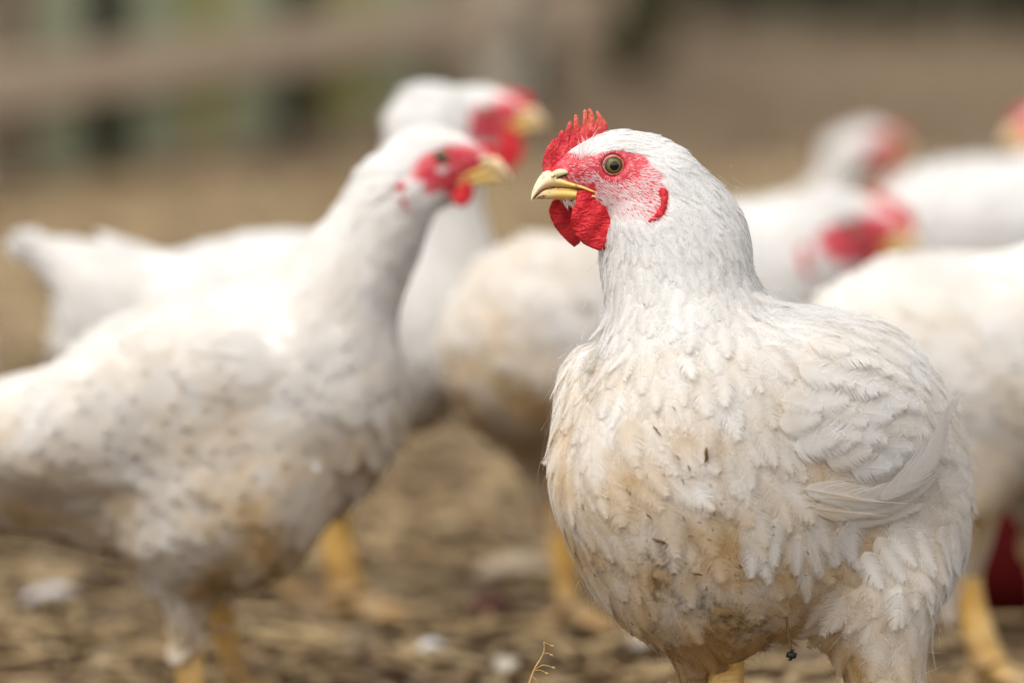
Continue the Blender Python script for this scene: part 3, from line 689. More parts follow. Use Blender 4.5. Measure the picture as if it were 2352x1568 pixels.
M['post'] = noisy('dark_post', [(0.3, (0.008, 0.007, 0.003)), (0.7, (0.03, 0.026, 0.012))], 12, .9)  # near-black posts, mostly seen in the gaps between boards
M['pale'] = noisy('pale_post', [(0.3, (0.56, 0.51, 0.39)), (0.7, (0.68, 0.63, 0.51))], 12, .9)
def fence():
    root = empty('wooden_fence', tuple(FA * (1, 1, 0)), 'low weathered wooden fence with a brown rail and dark posts, far left', 'fence')
    def along(px):
        ray = Wp(px, 300, 4.0) - CAM; # intersect the fence line in plan
        A = np.array([[ray[0], -fd[0]], [ray[1], -fd[1]]]); t = np.linalg.solve(A, (FA - CAM)[:2]); return t[1]
    h = .42
    marks = [(-60, 55, 'board3'), (95, 185, 'board'), (300, 420, 'board'), (425, 520, 'board2'), (525, 630, 'board'), (750, 850, 'board2'), (855, 960, 'board'), (965, 1060, 'board3')]
    rr = random.Random(4)
    for a, b, mm in marks:
        sa, sb = along(a), along(b); n = max(1, round((sb - sa) / .045)); w_ = (sb - sa) / n
        for i in range(n):
            s = sa + (i + .5) * w_; c = FA + fd * s; T = Parts(); T.box((c[0], c[1], h / 2 + .01), (w_ - .004, .012, h - rr.uniform(0, .03)), frz); T.build('board', M[mm], root, False)
    for px in (22, 242, 690, 1235):
        c = FA + fd * along(px) - fn * .02; T = Parts(); T.box((c[0], c[1], .24), (.080, .05, .48), frz); T.build('post', M['post'], root, False)
    c = FA + fd * along(1112) + fn * .03; T = Parts(); T.box((c[0], c[1], .3), (.05, .04, .6), frz); T.build('post', M['pale'], root, False)['label'] = 'pale post at the right end'
    s1 = along(1190); c = FA + fd * (s1 / 2 - .1) + fn * .035; T = Parts()
    T.box((c[0], c[1], .122), (s1 + .6, .03, .052), frz); T.build('rail', M['rail'], root, False)
    c = FA + fd * (s1 / 2 - .1) + fn * .035; T = Parts(); T.box((c[0], c[1], .36), (s1 + .6, .03, .05), frz); T.build('rail', M['rail'], root, False)
fence()
# ---- dark hedge bank far behind on the right
def hedge():
    rng = np.random.default_rng(5)
    root = empty('hedge', (1.2, 5.7, 0), 'dim dark hedge at the far end of the yard behind the hens', 'hedge')
    m = noisy('hedge_leaf', [(0.3, (0.08, 0.075, 0.04)), (0.7, (0.20, 0.175, 0.12))], 9, .8)
    n = 22000; x = rng.uniform(.22, 4.4, n); y = 5.7 + rng.gamma(2, .12, n) + .12 * np.sin(x * 4); z = rng.uniform(0, 1, n) ** .8 * (.9 + .15 * np.sin(x * 3))
    P = np.stack([x, y, z], 1); a = unit(rng.normal(0, 1, (n, 3))); b = unit(np.cross(a, rng.normal(0, 1, (n, 3)))); L = rng.uniform(.02, .045, n)[:, None]
    V = np.stack([P - a * L, P + b * L * .45, P + a * L, P - b * L * .45], 1).reshape(-1, 3)
    mesh('foliage', V, np.arange(n * 4).reshape(-1, 4), m, root, False)['kind'] = 'stuff'
    T = Parts(); T.box((2.4, 6.25, .42), (4.2, .3, .84)); T.build('dead_stems', noisy('stem_mass', [(0.3, (.05, .042, .03)), (.7, (.10, .085, .06))], 12, .9), root, False)
hedge()
def shrub():
    rng = np.random.default_rng(8); root = empty('shrub', (.15, 4.95, 0), 'small dark olive shrub above the comb of the sharp hen, far back', 'shrub')
    n = 2600; a = unit(rng.normal(0, 1, (n, 3))) * rng.uniform(.4, 1, (n, 1)) ** .5; P = a * (.075, .07, .12) + (.16, 4.95, .13); P = P[P[:, 2] > .01]; n = len(P)
    a = unit(rng.normal(0, 1, (n, 3))); b = unit(np.cross(a, rng.normal(0, 1, (n, 3)))); L = rng.uniform(.008, .016, n)[:, None]
    mesh('foliage', np.stack([P - a * L, P + b * L * .5, P + a * L, P - b * L * .5], 1).reshape(-1, 3), np.arange(n * 4).reshape(-1, 4), noisy('olive_leaf', [(.3, (.07, .065, .03)), (.7, (.17, .155, .08))], 30, .8), root, False)['kind'] = 'stuff'
    T = Parts()
    for i in range(7):
        e = np.array([.16, 4.95, 0]) + (rng.normal(0, .04), rng.normal(0, .04), .2); T.tube(spline([(.16, 4.95, 0), (.16, 4.95, .06), e], 6), [.005, .004, .004, .003, .002, .001], 6)
    T.build('stem', M['board3'], root)
shrub()

# ================================================================== BACKGROUND HENS
far_hen('grubby white hen at the left facing right, its dark eye and small red wattle showing', .34, (1010, 362), 1, 1.0,
        [(914, 440, 68, .0), (850, 560, 86, 0), (765, 690, 122, 0), (690, 810, 175, 0)],
        [(500, 940, 395, 270, 12, 0), (715, 940, 178, 205, 0, 0), (430, 1080, 280, 200, 10, 0), (120, 1040, 190, 170, 20, 0.01), (330, 930, 300, 150, 22, -.042), (560, 1130, 180, 180, 30, -.03)],
        [(425, 1440, 445, -.01, .0085), (500, 1380, 540, .06, .007)], tail=((40, 1040, 130), (-160, 1060, 60)), comb=.35, wattle=.50, redf=.72, stain=1.0, pitch=R(4), seed=11,
        thighs=[(470, 1190, 150, 430, 1435, 26, -.02), (520, 1200, 110, 500, 1380, 24, .06)])
far_hen('blurred hen behind the grubby one, its big red face highest of all, tail cocked', .66, (1116, 258), 1, .92,
        [(1004, 300, 82, .0), (985, 430, 92, 0), (1000, 600, 112, 0), (960, 740, 150, 0)],
        [(600, 760, 440, 215, 10, 0), (930, 790, 160, 175, 0, 0)],
        [(748, 1130, 800, .02, .011), (640, 1150, 620, .09, .009)], tail=((260, 660, 105), (95, 580, 34)), comb=.75, wattle=1.0, stain=.35, pitch=R(10), seed=12,
        thighs=[(720, 930, 120, 745, 1120, 45, .02), (640, 930, 110, 640, 1150, 45, .09)])
far_hen('hen hidden behind the sharp one, only its rounded rump and brown-stained thigh showing', .62, (1565, 560), 1, 1.0,
        [(1490, 620, 80, 0.02), (1440, 720, 110, 0.02)],
        [(1300, 770, 215, 225, 10, 0), (1200, 800, 150, 150, 0, 0)],
        [(1275, 1110, 1305, 0.02, .0075), (1400, 1100, 1420, .08, .007)], comb=.5, wattle=.6, stain=1.4, seed=13,
        thighs=[(1235, 930, 120, 1272, 1115, 38, .02), (1380, 930, 110, 1400, 1100, 40, .08)])
far_hen('hen right of the sharp one, its red face just above a nearer white back', .88, (1962, 515), 1, 1.15,
        [(1880, 560, 95, .0), (1800, 640, 140, 0)],
        [(1700, 660, 220, 190, 8, 0)], [(1690, 960, 1700, 0, .008), (1760, 960, 1770, .07, .008)], comb=1.05, wattle=.9, stain=.2, yaw=R(12), pitch=R(-4), seed=14,
        thighs=[(1690, 780, 110, 1690, 960, 40, 0), (1760, 780, 110, 1760, 960, 40, .07)])
far_hen('large white hen cut off by the right edge, close behind the sharp one', .46, (2640, 420), 1, 1.0,
        [(2560, 500, 90, 0), (2480, 640, 120, 0)],
        [(2250, 850, 400, 268, -4, 0), (2120, 900, 260, 225, 0, 0)], [(2205, 1330, 2272, -.02, .0095), (2390, 1240, 2410, .06, .008)], comb=.7, wattle=.8, stain=.95, seed=15,
        thighs=[(2200, 1080, 130, 2200, 1330, 45, -.02), (2380, 1040, 90, 2390, 1240, 34, .06)])
far_hen('farthest hen, a faint head and neck above the tucked-down hen', 1.75, (2015, 325), 1, .72,
        [(1955, 355, 34, .0), (1905, 470, 44, 0), (1860, 560, 80, 0)],
        [(1740, 600, 190, 130, 8, 0)], [(1740, 800, 1750, 0, .007), (1780, 800, 1790, .07, .007)], comb=.8, wattle=1.0, stain=.2, seed=16,
        thighs=[(1740, 680, 80, 1740, 800, 28, 0), (1780, 680, 80, 1780, 800, 28, .07)])
far_hen('distant hen at the right edge, rounded back showing and red face turned left', 1.2, (2425, 285), -1, .95,
        [(2470, 380, 75, 0), (2450, 480, 95, 0)],
        [(2240, 520, 260, 145, 4, 0)], [(2230, 800, 2240, 0, .008), (2300, 800, 2310, .07, .008)], comb=.8, wattle=.9, stain=.1, seed=17,
        thighs=[(2230, 620, 90, 2230, 800, 35, 0), (2300, 620, 90, 2300, 800, 35, .07)])
far_hen('white hen at the left edge, only its beak tip and breast in view', .80, (-160, 362), 1, 1.0,
        [(-260, 450, 70, 0), (-260, 620, 95, 0)],
        [(-430, 810, 310, 180, 8, 0), (-175, 800, 155, 155, 0, 0)], [(-300, 1130, -280, 0, .008), (-380, 1130, -360, .07, .008)], comb=.7, wattle=.8, stain=.2, seed=18,
        thighs=[(-300, 950, 100, -300, 1130, 40, 0), (-380, 950, 100, -380, 1130, 40, .07)])

# ================================================================== THE HEN IN FOCUS
def main_hen():
    rng = np.random.default_rng(21); fl = Field()
    yw = R(11); F = np.array([-math.cos(yw), -math.sin(yw), 0.0]); up = np.array([0, 0, 1.0])
    hf = HeadFrame(Wp(1409, 380, -.004), F, up, 1.0)
    k = msc(0)
    def pt(x, y, dy=0.0): return Wp(x, y, dy)
    dn = unit
    # neck, breast, back, belly, thighs (places measured on the photo, each at its own depth)
    cen = hf.w((0, 0, 0))[1]
    fl.cone(pt(1505, 420, cen), pt(1545, 555, cen + .004), 94 * k, 145 * k, k=.012, sq=.9, dir=tuple(dn([.45, .1, -.9])), L=.0130, W=.0062, lift=.10)
    fl.cone(pt(1545, 555, cen + .004), pt(1572, 740, .004), 148 * k, 178 * k, k=.02, sq=.95, dir=tuple(dn([.30, .1, -.95])), L=.019, W=.0105, lift=.08)
    head_prims(fl, hf)
    for sg in (1, -1): fl.ell(hf.w((-16.5, -5.2, 10.8 * sg)), np.array((5.6, 5.4, 4.2)) * .001, np.stack([hf.F, hf.U, hf.S]), k=.003, dir=tuple(-hf.F), L=0.005, W=0.002)
    fl.ell(pt(1592, 965, -.022), (228 * k, 228 * k, 240 * k), k=.026, dir=tuple(dn([.25, .05, -1])), L=.025, W=.0165)
    fl.ell(pt(1530, 1110, -.025), (258 * k, 235 * k, 212 * k), k=.035, dir=tuple(dn([.35, .1, -1])), L=.026, W=.017)
    fl.ell(pt(1565, 1300, -.012), (165 * k, 165 * k, 130 * k), k=.035, dir=tuple(dn([.4, .2, -.9])), L=.024, W=.016)
    fl.ell(pt(1740, 1020, .01), (330 * k, 300 * k, 325 * k), k=.022, dir=tuple(dn([.8, .1, -.6])), L=.026, W=.017)
    fl.ell(pt(1930, 1005, .055), (262 * k, 270 * k, 285 * k), k=.035, dir=tuple(dn([.85, .2, -.5])), L=.028, W=.018)
    fl.ell(pt(1975, 1230, .05), (240 * k, 270 * k, 235 * k), k=.04, dir=tuple(dn([.5, .2, -.8])), L=.028, W=.018)
    fl.ell(pt(1655, 1245, -.008), (228 * k, 240 * k, 208 * k), k=.04, dir=tuple(dn([.5, .2, -.8])), L=.026, W=.017)
    # wings
    a = R(-24); ax = np.array([(math.cos(a) * .93, .35, math.sin(a)), (-.35, .93, 0), (-math.sin(a), 0, math.cos(a))]); ax[1] = dn(ax[1] - ax[0] * (ax[1] @ dn(ax[0]))); ax[0] = dn(ax[0]); ax[2] = np.cross(ax[0], ax[1])
    fl.ell(pt(1880, 960, -.022), (265 * k, 95 * k, 160 * k), ax, k=.018, dir=tuple(dn([.93, .25, -.38])), L=.024, W=.019)
    fl.ell(pt(1345, 950, .02), (66 * k, 200 * k, 150 * k), k=.02, dir=tuple(dn([.0, .35, -.95])), L=.022, W=.014)
    # tail behind
    fl.cone(pt(1980, 1050, .10), pt(2040, 1010, .19), .045, .018, k=.03, dir=tuple(dn([.3, 1, .2])), L=.04, W=.02)
    # thighs
    fl.cone(pt(1600, 1420, -.006), pt(1598, 1570, -.004), 62 * k, 26 * k, k=.015, dir=tuple(dn([.1, 0, -1])), L=.020, W=.010)
    fl.cone(pt(1615, 1330, -.012), pt(1645, 1455, -.012), 120 * k, 56 * k, k=.02, dir=tuple(dn([.2, 0, -1])), L=.022, W=.012)
    fl.cone(pt(2010, 1370, .0), pt(2032, 1570, -.008), 140 * k, 78 * k, k=.025, dir=tuple(dn([-.1, .0, -1])), L=.026, W=.015)
    root = empty('hen', (pt(1740, 1000, .01)[0], .01, 0), 'large white hen in sharp focus at the right, upright red comb and full wattles', 'hen', 'white hens standing in the yard')
    lo, hi = fl.bounds(.006)
    E = hf.O
    def axis(lo, hi, a, b, fine, coarse):
        return np.unique(np.concatenate([np.arange(lo, a, coarse), np.arange(a, b, fine), np.arange(b, hi + coarse, coarse)]).round(6))
    V, Fq = fl.mesh(axis(lo[0], hi[0], E[0] - .034, E[0] + .036, .0009, .003), axis(lo[1], hi[1], E[1] - .004, E[1] + .032, .0011, .003), axis(lo[2], hi[2], E[2] - .03, E[2] + .02, .0009, .003))
    dd = fl.d(V); V = V - dd[:, None] * fl.grad(V)
    hl = hf.l(V)
    headz = (hl[:, 0] > -32) & (hl[:, 1] > -36)
    LAP = zo([(1180, 770), (1195, 840), (1186, 920), (1150, 985), (1095, 1030), (1050, 1052)])
    def bareness(h):      # 1 = bare red skin
        f, u = h[..., 0], h[..., 1]
        jag = 1.6 * np.sin(f * .9 + u * .5) * .5
        eyez = sstep(1.12, .88, np.hypot((f + 2.5 + jag * .3) / 15.5, (u - .3 + .16 * f * 0) / 7.2))
        lore = sstep(3, 9, f) * sstep(6.5, 3.5, u - .10 * (f - 8)) * (u > -30)
        cheek = sstep(-25, -20, f + 1.5 * np.sin(u)) * sstep(2, -2, u) * sstep(-29, -23, u + 1.2 * np.sin(f * 1.3))
        dl = np.full(f.shape, 99.)
        for a, b in zip(LAP, LAP[1:]):
            e = b - a; t = np.clip(((f - a[0]) * e[0] + (u - a[1]) * e[1]) / (e @ e), 0, 1); dl = np.minimum(dl, np.hypot(f - a[0] - t * e[0], u - a[1] - t * e[1]))
        return np.clip(np.maximum.reduce([eyez, lore, cheek, sstep(3.6, 1.8, dl)]), 0, 1)
    bare = bareness(hl) * headz
    # eye socket: sink the skin under the ball
    r_e = np.hypot(hl[:, 0], hl[:, 1] * 1.08); sink = sstep(6.4, 4.6, r_e) * headz * (hl[:, 1] > -20)
    V = V + (-.0030 * sink)[:, None] * unit(np.sign(hl[:, 2])[:, None] * hf.S)
    body = mesh('body', V, Fq, M['skin'], root, attrs={'bare': ('FLOAT', bare)})
    build_head(root, fl, hf, 2)

    # ---------- contour plumage
    def stainat(P, fine=None):
        px = (P[:, 0]) / k + 1176; z = P[:, 2]
        low = sstep(.275, .10, z); front = 1 - .75 * sstep(1800, 2130, px)
        nzv = nz3(P, 38); n2 = nz3(P, 110, 5)
        st = low ** .62 * front * (1.0 + .5 * nzv + .2 * n2) + .05 * sstep(.33, .27, z)
        pyx = [(1490, 1160), (1530, 1235), (1590, 1310), (1640, 1370), (1700, 1415), (1680, 1480)]
        L_ = np.stack([pt(x, y, -.04) for x, y in pyx])[:, [0, 2]]; q = P[:, [0, 2]]; dm = np.full(len(P), 9.0)
        for a, b in zip(L_, L_[1:]):
            e = b - a; t = np.clip((q - a) @ e / (e @ e), 0, 1); dm = np.minimum(dm, np.linalg.norm(q - a - t[:, None] * e, axis=1))
        wdt = np.interp(z, [.08, .12, .16, .19], [.017, .013, .009, .005])
        dk = sstep(1.3, .25, dm / wdt) * (P[:, 1] < .03)
        under = sstep(.135, .10, z) * front * .5
        return np.clip(st + dk * .5 + under * .5, 0, 1), np.clip(dk * .7 + under * .15, 0, .9)
    Lv = fl.blend(V, 'L', .02); keep = np.where(((hl[:, 0] > -16) & (hl[:, 1] > -24) & headz) | (bare > .35), 0., 1.)
    sp = np.clip(Lv * .228, .0014, .0080)
    P = scatter(V, Fq, sp, rng, keep)
    N = fl.grad(P); L = fl.blend(P, 'L', .02) * rng.uniform(.82, 1.22, len(P)); Wd = fl.blend(P, 'W', .01) * rng.uniform(.85, 1.15, len(P))
    swirl = np.stack([nz3(P, 26, 1), nz3(P, 26, 31), nz3(P, 26, 61)], 1) * .8
    D = fl.blend(P, 'dir', (0, 0, -1)) + swirl + rng.normal(0, .10, P.shape)
    small = L < .015
    allV, allF, allT, allN = [], [], [], []; base = 0
    def push(V_, F_, ix, P_, N_, fine=True, tone=None, stainmul=1.0, op=.85):
        nonlocal base
        s0, d0 = stainat(P_) if stainmul else (np.zeros(len(P_)),) * 2; tn = rng.random(len(P_)) if tone is None else tone
        sv, dv = s0[ix] * stainmul, d0[ix] * stainmul
        nv = rng.normal(0, .03, len(V_)); T = np.stack([np.clip(sv + nv * (sv > .03), 0, 1), np.clip(dv, 0, 1), np.clip(tn[ix] * .6 + .4 + nv, 0, 1), np.ones(len(V_)) * op], 1)
        allV.append(V_); allF.append(F_ + base); allT.append(T); allN.append(N_[ix]); base += len(V_)
    for sel, nb, sl in ((small, 16, .036), (~small, 33, .021)):
        Pp, Dp, Np, Lp, Wp_ = P[sel], D[sel], N[sel], L[sel], Wd[sel]
        low = sstep(.16, .10, Pp[:, 2])
        lf = np.clip(rng.gamma(.6, .030, len(Pp)) * (1 + 2.5 * low), 0, .3)
        a_, b_, c_ = feathers(Pp, Dp, Np, Lp, Wp_, fl, rng, h0=.0005, slope=sl, nb=nb, ns=4 if nb > 12 else 3, lift=lf, pointed=np.clip(rng.normal(.2 if nb > 15 else .5, .2, len(Pp)), 0, 1), gap=1.5, rag=.6)
        push(a_, b_, c_, Pp, Np, op=feathers.op ** (1 if nb > 15 else .7))
    # loose wispy barbs that stand off the plumage
    sel = rng.choice(np.nonzero(~small)[0], 6500); Pw = P[sel] + rng.normal(0, .003, (6500, 3)); Nw = fl.grad(Pw)
    a_, b_, c_ = shafts(Pw, D[sel] + rng.normal(0, .5, (6500, 3)), Nw, rng.uniform(.004, .012, 6500) * (1 + .9 * sstep(.2, .1, Pw[:, 2])), fl, rng, wid=.00020, h0=.0016, slope=.06, bend=.4, lift=.05)
    push(a_, b_, c_, Pw, Nw, tone=np.ones(6500))
    # crown and nape
    hsel = headz & (hl[:, 0] < 24)
    Ph = scatter(V, Fq, np.full(len(V), .00135), rng, np.where(hsel, 1., 0.))
    hh = hf.l(Ph); b = bareness(hh); eye_d = np.hypot(hh[:, 0], hh[:, 1] * 1.06)
    cmb = (hh[:, 0] > 11) & (hh[:, 1] > 1.5 + .0 * hh[:, 0]) & (np.abs(hh[:, 2]) < 3.2)
    full = (rng.random(len(b)) > b * 1.25 - .12) & (b < .8) & (eye_d > 7) & ~cmb
    Pc = Ph[full]; Nc = fl.grad(Pc); hc = hh[full]
    Dc = -hf.F * 1.0 + np.outer(np.clip(-hc[:, 0] / 22, -.4, 1.2), -hf.U) + rng.normal(0, .10, Pc.shape) + np.outer(np.where(hc[:, 1] < -14, 1.0, 0), -hf.U)
    Lc = np.interp(hc[:, 0], [-30, -12, 8, 20], [.0095, .0075, .0045, .003]) * rng.uniform(.8, 1.2, len(Pc))
    a_, b_, c_ = feathers(Pc, Dc, Nc, Lc, Lc * .36, fl, rng, h0=.0003, slope=.035, nb=10, ns=3, lift=np.clip(rng.gamma(.5, .045, len(Pc)), 0, .35), pointed=.55, gap=1.0)
    push(a_, b_, c_, Pc, Nc, stainmul=.2, op=feathers.op ** .6)
    # face bristles: fine white hair feathers through which the red skin shows
    Pf = scatter(V, Fq, np.full(len(V), .00078), rng, np.where(hsel, 1., 0.))
    hh = hf.l(Pf); b = bareness(hh); f, u = hh[:, 0], hh[:, 1]; eye_d = np.hypot(f, u * 1.06)
    eyez = sstep(1.1, .85, np.hypot((f + 3.0) / 15.0, (u - .2) / 7.0)); ear = sstep(1.15, .75, np.hypot((f + 17.5) / 6.5, (u + 5) / 6))
    lore = sstep(9, 13, f)
    prob = .92 - .22 * sstep(-12, -16, f) * (1 - ear) * (u > -24) - .62 * eyez * (1 - ear) - .45 * lore * (u > -9) - .2 * (f > 20)
    ok = (eye_d > 6.3) & (rng.random(len(Pf)) < prob) & (b > .12) & ~((f > 9) & (u < -8.3 - .0 * f) & (u > -18) & (f > 6)) & ~((f > 13) & (u > 1.0) & (rng.random(len(f)) < .6))
    Pf, hh, f, u, ear, eyez = Pf[ok], hh[ok], f[ok], u[ok], ear[ok], eyez[ok]; Nf = fl.grad(Pf)
    ang = np.interp(u, [-25, -12, -2, 6], [-.75, -.42, -.15, .25]) + np.interp(f, [-20, 0, 20], [.0, 0, -.1])
    Df = -hf.F[None] * np.cos(ang)[:, None] + hf.U[None] * np.sin(ang)[:, None] + rng.normal(0, .16, Pf.shape)
    # swirl around the eye
    rad = np.stack([f, u], 1) / (np.hypot(f, u)[:, None] + 1e-6); near = sstep(11, 6.5, np.hypot(f, u))[:, None]
    Df = Df * (1 - .75 * near) + near * (rad[:, :1] * hf.F + rad[:, 1:] * hf.U)
    Lf = np.interp(u, [-28, -18, -8, 3], [.0052, .0040, .0022, .0015]) * rng.uniform(.6, 1.25, len(Pf)); Lf = np.where(ear > .4, .0026, Lf); Lf = np.where(near[:, 0] > .5, .0011, Lf)
    wf = np.interp(u, [-26, -14, 0], [.00056, .00048, .00030]) * rng.uniform(.7, 1.2, len(Pf))
    a_, b_, c_ = shafts(Pf, Df, Nf, Lf, fl, rng, wid=wf, h0=.00005, slope=.12, bend=.15, lift=.12, ns=4)
    push(a_, b_, c_, Pf, Nf, tone=np.full(len(Pf), .85), stainmul=0)
    # long bristles standing at the rear foot of the comb
    nbz = 46; fz = rng.uniform(9, 18, nbz); uz = np.interp(fz, [9, 18], [11.5, 4]) - rng.uniform(0, 4, nbz); sz = side_s(fl, hf, fz, uz, 1)
    Pb = hf.w(np.stack([fz, uz, np.maximum(sz, 3.0)], 1)); Nb = np.tile(hf.S, (nbz, 1)) * .6 + .8 * hf.U
    Db = hf.U[None] + hf.F[None] * rng.normal(-.05, .28, (nbz, 1)) + rng.normal(0, .12, (nbz, 3))
    a_, b_, c_ = shafts(Pb, Db, unit(np.tile(hf.S, (nbz, 1)) + rng.normal(0, .1, (nbz, 3))), rng.uniform(.004, .0088, nbz), fl, rng, wid=.00038, h0=.0003, slope=.03, bend=.25, lift=.05)
    push(a_, b_, c_, Pb, np.tile(hf.S, (nbz, 1)), tone=np.ones(nbz), stainmul=0)
    # tufts under the chin
    nbz = 60; fz = rng.uniform(9, 24, nbz); uz = np.interp(fz, [9, 24], [-21, -16.5]) + rng.normal(0, .6, nbz); ssz = rng.uniform(-5, 8, nbz)
    Pb = hf.w(np.stack([fz, uz, ssz], 1)); Db = -hf.U[None] - hf.F[None] * .5 + rng.normal(0, .15, (nbz, 3))
    a_, b_, c_ = shafts(Pb, Db, np.tile(hf.S, (nbz, 1)), rng.uniform(.003, .006, nbz), fl, rng, wid=.00035, h0=.0, slope=.02, bend=.1)
    push(a_, b_, c_, Pb, np.tile(hf.S, (nbz, 1)), tone=np.ones(nbz), stainmul=0)
    o = mesh('plumage', np.concatenate(allV), np.concatenate(allF), M['feather'], root, smooth=True, attrs={'tint': ('FLOAT_COLOR', np.concatenate(allT)), 'lie': ('FLOAT_VECTOR', np.concatenate(allN))})
    o['kind'] = 'stuff'

    # ---------- wing feathers that can be told apart, one object each
    def onf(px, py, d, L, Wd, h0, name='wing_feather', curl=0.0, lift=0.0, pointed=.2, slope=.05, tone=.8, st=.12, nb=40, onto=True, dy0=-.08, rag=.5, ope=.45, at=None):
        # march along the sight line's y until the bird's surface is met
        p = pt(px, py, dy0) if at is None else at; dirv = unit(p - CAM); q = p.copy()
        for _ in range(40 if at is None else 0):
            dd_ = fl.d(q[None])[0]
            if dd_ < 1e-4: break
            q = q + dirv * max(dd_, 2e-4)
        Nn = fl.grad(q[None]); d = np.array([d], float)
        Vv, Ff, ix = feathers(q[None], d, Nn, np.array([L]), np.array([Wd]), fl if onto else None, rng, h0=h0, slope=slope, nb=nb, ns=5, curl=curl, lift=np.array([lift]), pointed=pointed, gap=1.6, rag=rag)
        a2, b2, c2 = shafts(q[None], d, Nn, np.array([L * .93]), fl, rng, wid=L * .018, h0=h0 + .0003, slope=slope)
        if abs(curl) > .09: a2, b2 = a2[:0], b2[:0]
        T = np.tile([st, 0, tone, 1], (len(Vv), 1)); T[:, 3] = feathers.op ** ope; T[:, 0] += rng.normal(0, .03, len(T)); T[:, 2] += rng.normal(0, .06, len(T))
        Ts = np.tile([min(st + .12, 1), 0, .6, .8], (len(a2), 1)); Ff = np.concatenate([Ff, b2 + len(Vv)]); Vv = np.concatenate([Vv, a2]); T = np.concatenate([T, Ts])
        x_ = ((Vv - q) @ unit(d[0])) / L; T[:, 0] += .10 * sstep(.5, .1, x_)
        mesh(name, Vv, Ff, M['feather'], root, attrs={'tint': ('FLOAT_COLOR', np.clip(T, 0, 1)), 'lie': ('FLOAT_VECTOR', np.tile(Nn[0], (len(Vv), 1)))})
    h = 0.0
    # coverts: scale-like rows, outermost last
    rows = [((1870, 800), (2075, 850), 6), ((1840, 860), (2110, 920), 7), ((1800, 925), (2120, 985), 8), ((1800, 985), (2100, 1050), 7), ((1830, 1040), (2090, 1100), 6)]
    for ri, (a, b, n) in enumerate(rows):
        for i in range(n):
            t = (i + .5) / n; x = a[0] + (b[0] - a[0]) * t + rng.normal(0, 7); y = a[1] + (b[1] - a[1]) * t + rng.normal(0, 6)
            onf(x - 40, y - 16, (.95, .25, -.34 + rng.normal(0, .10) + .10 * ri), rng.uniform(.021, .026), rng.uniform(.016, .020), (.0007 + .0003 * (n - i)), pointed=.05, slope=.070, tone=rng.uniform(.5, 1), st=rng.uniform(.02, .16), nb=52, lift=.04)
    # broad breast, flank and back feathers that lie a little proud of the rest
    kp = np.where((V[:, 1] < .045) & (V[:, 2] > .09) & (V[:, 2] < .262) & (keep > 0), 1., 0.)
    wpx, wpy = V[:, 0] / k + 1176, 784 - (V[:, 2] - .257) / k
    kp = kp * np.where((wpx > 1800) & (wpx < 2170) & (wpy > 800) & (wpy < 1200), 0., 1.)
    BP = scatter(V, Fq, np.full(len(V), .0135), rng, kp); BP = BP[rng.permutation(len(BP))[:290]]
    BD = fl.blend(BP, 'dir', (0, 0, -1)) + np.stack([nz3(BP, 26, 1), nz3(BP, 26, 31), nz3(BP, 26, 61)], 1) * .8 + rng.normal(0, .12, BP.shape)
    bs, bd = stainat(BP)
    for i in range(len(BP)):
        onf(0, 0, BD[i], rng.uniform(.022, .032), rng.uniform(.018, .025), rng.uniform(.0006, .0013), name='body_feather', pointed=rng.uniform(0, .25), slope=.024, tone=rng.uniform(.75, 1), st=float(bs[i]), nb=60, lift=rng.uniform(0, .05), rag=.45, ope=.8, at=BP[i])
    # long flight feathers under them
    for (x, y, d, L, Wd, h0, c, st) in ((1835, 1120, (.97, .25, -.20), .052, .013, .0022, -.05, .2), (1880, 1140, (.97, .25, -.14), .055, .013, .0028, -.08, .24), (1850, 1165, (.97, .25, -.16), .050, .012, .0018, -.05, .3),
                                        (1930, 1150, (.97, .2, -.05), .054, .014, .0034, -.15, .14), (1960, 1175, (.98, .2, -.02), .050, .013, .003, -.2, .16), (1925, 1190, (.98, .2, -.12), .050, .012, .0016, -.1, .22),
                                        (1985, 1140, (.93, .0, .24), .074, .018, .0075, -.14, .06)):
        onf(x, y, d, L, Wd, h0, name='flight_feather', curl=-c, pointed=.35, slope=.06, tone=.75, st=st, nb=56, ope=.18, rag=.3)
    # fluffy plumes hanging over the lower edge of the wing
    for _ in range(30):
        x = rng.uniform(1700, 2190); y = 1195 + (x - 1760) * .10 + rng.normal(0, 34)
        onf(x, y, (.35 + rng.normal(0, .3), .1, -1), rng.uniform(.020, .030), rng.uniform(.014, .020), .0018, name='flank_plume', pointed=.2, slope=.05, tone=rng.uniform(.5, .9), st=rng.uniform(.05, .35), nb=60, lift=.05, rag=.6, ope=.8)

    # ---------- flecks of dirt caught in the breast
    T = Parts(); rf = random.Random(5)
    spots = [(1620, 1045, .008, 100), (1505, 985, .004, 55), (1512, 995, .004, 50), (1548, 938, .003, 60), (1582, 1075, .0035, 80), (1568, 1105, .004, 75), (1340, 1165, .004, 80), (1515, 1243, .008, 20), (1600, 1318, .006, 15),
             (1640, 1180, .003, 70), (1570, 1190, .003, 80), (1490, 1185, .004, 50), (1556, 1050, .003, 60), (1630, 1240, .003, 40), (1702, 1360, .003, 70), (1880, 945, .0035, 20), (1445, 780, .002, 60), (1540, 790, .002, 40),
             (1480, 700, .002, 50), (1700, 1300, .003, 60), (1850, 1320, .002, 40), (1760, 1450, .002, 30)]
    for _ in range(60): spots.append((rf.gauss(1600, 130), rf.gauss(1270, 120), rf.uniform(.001, .003), rf.uniform(10, 100)))
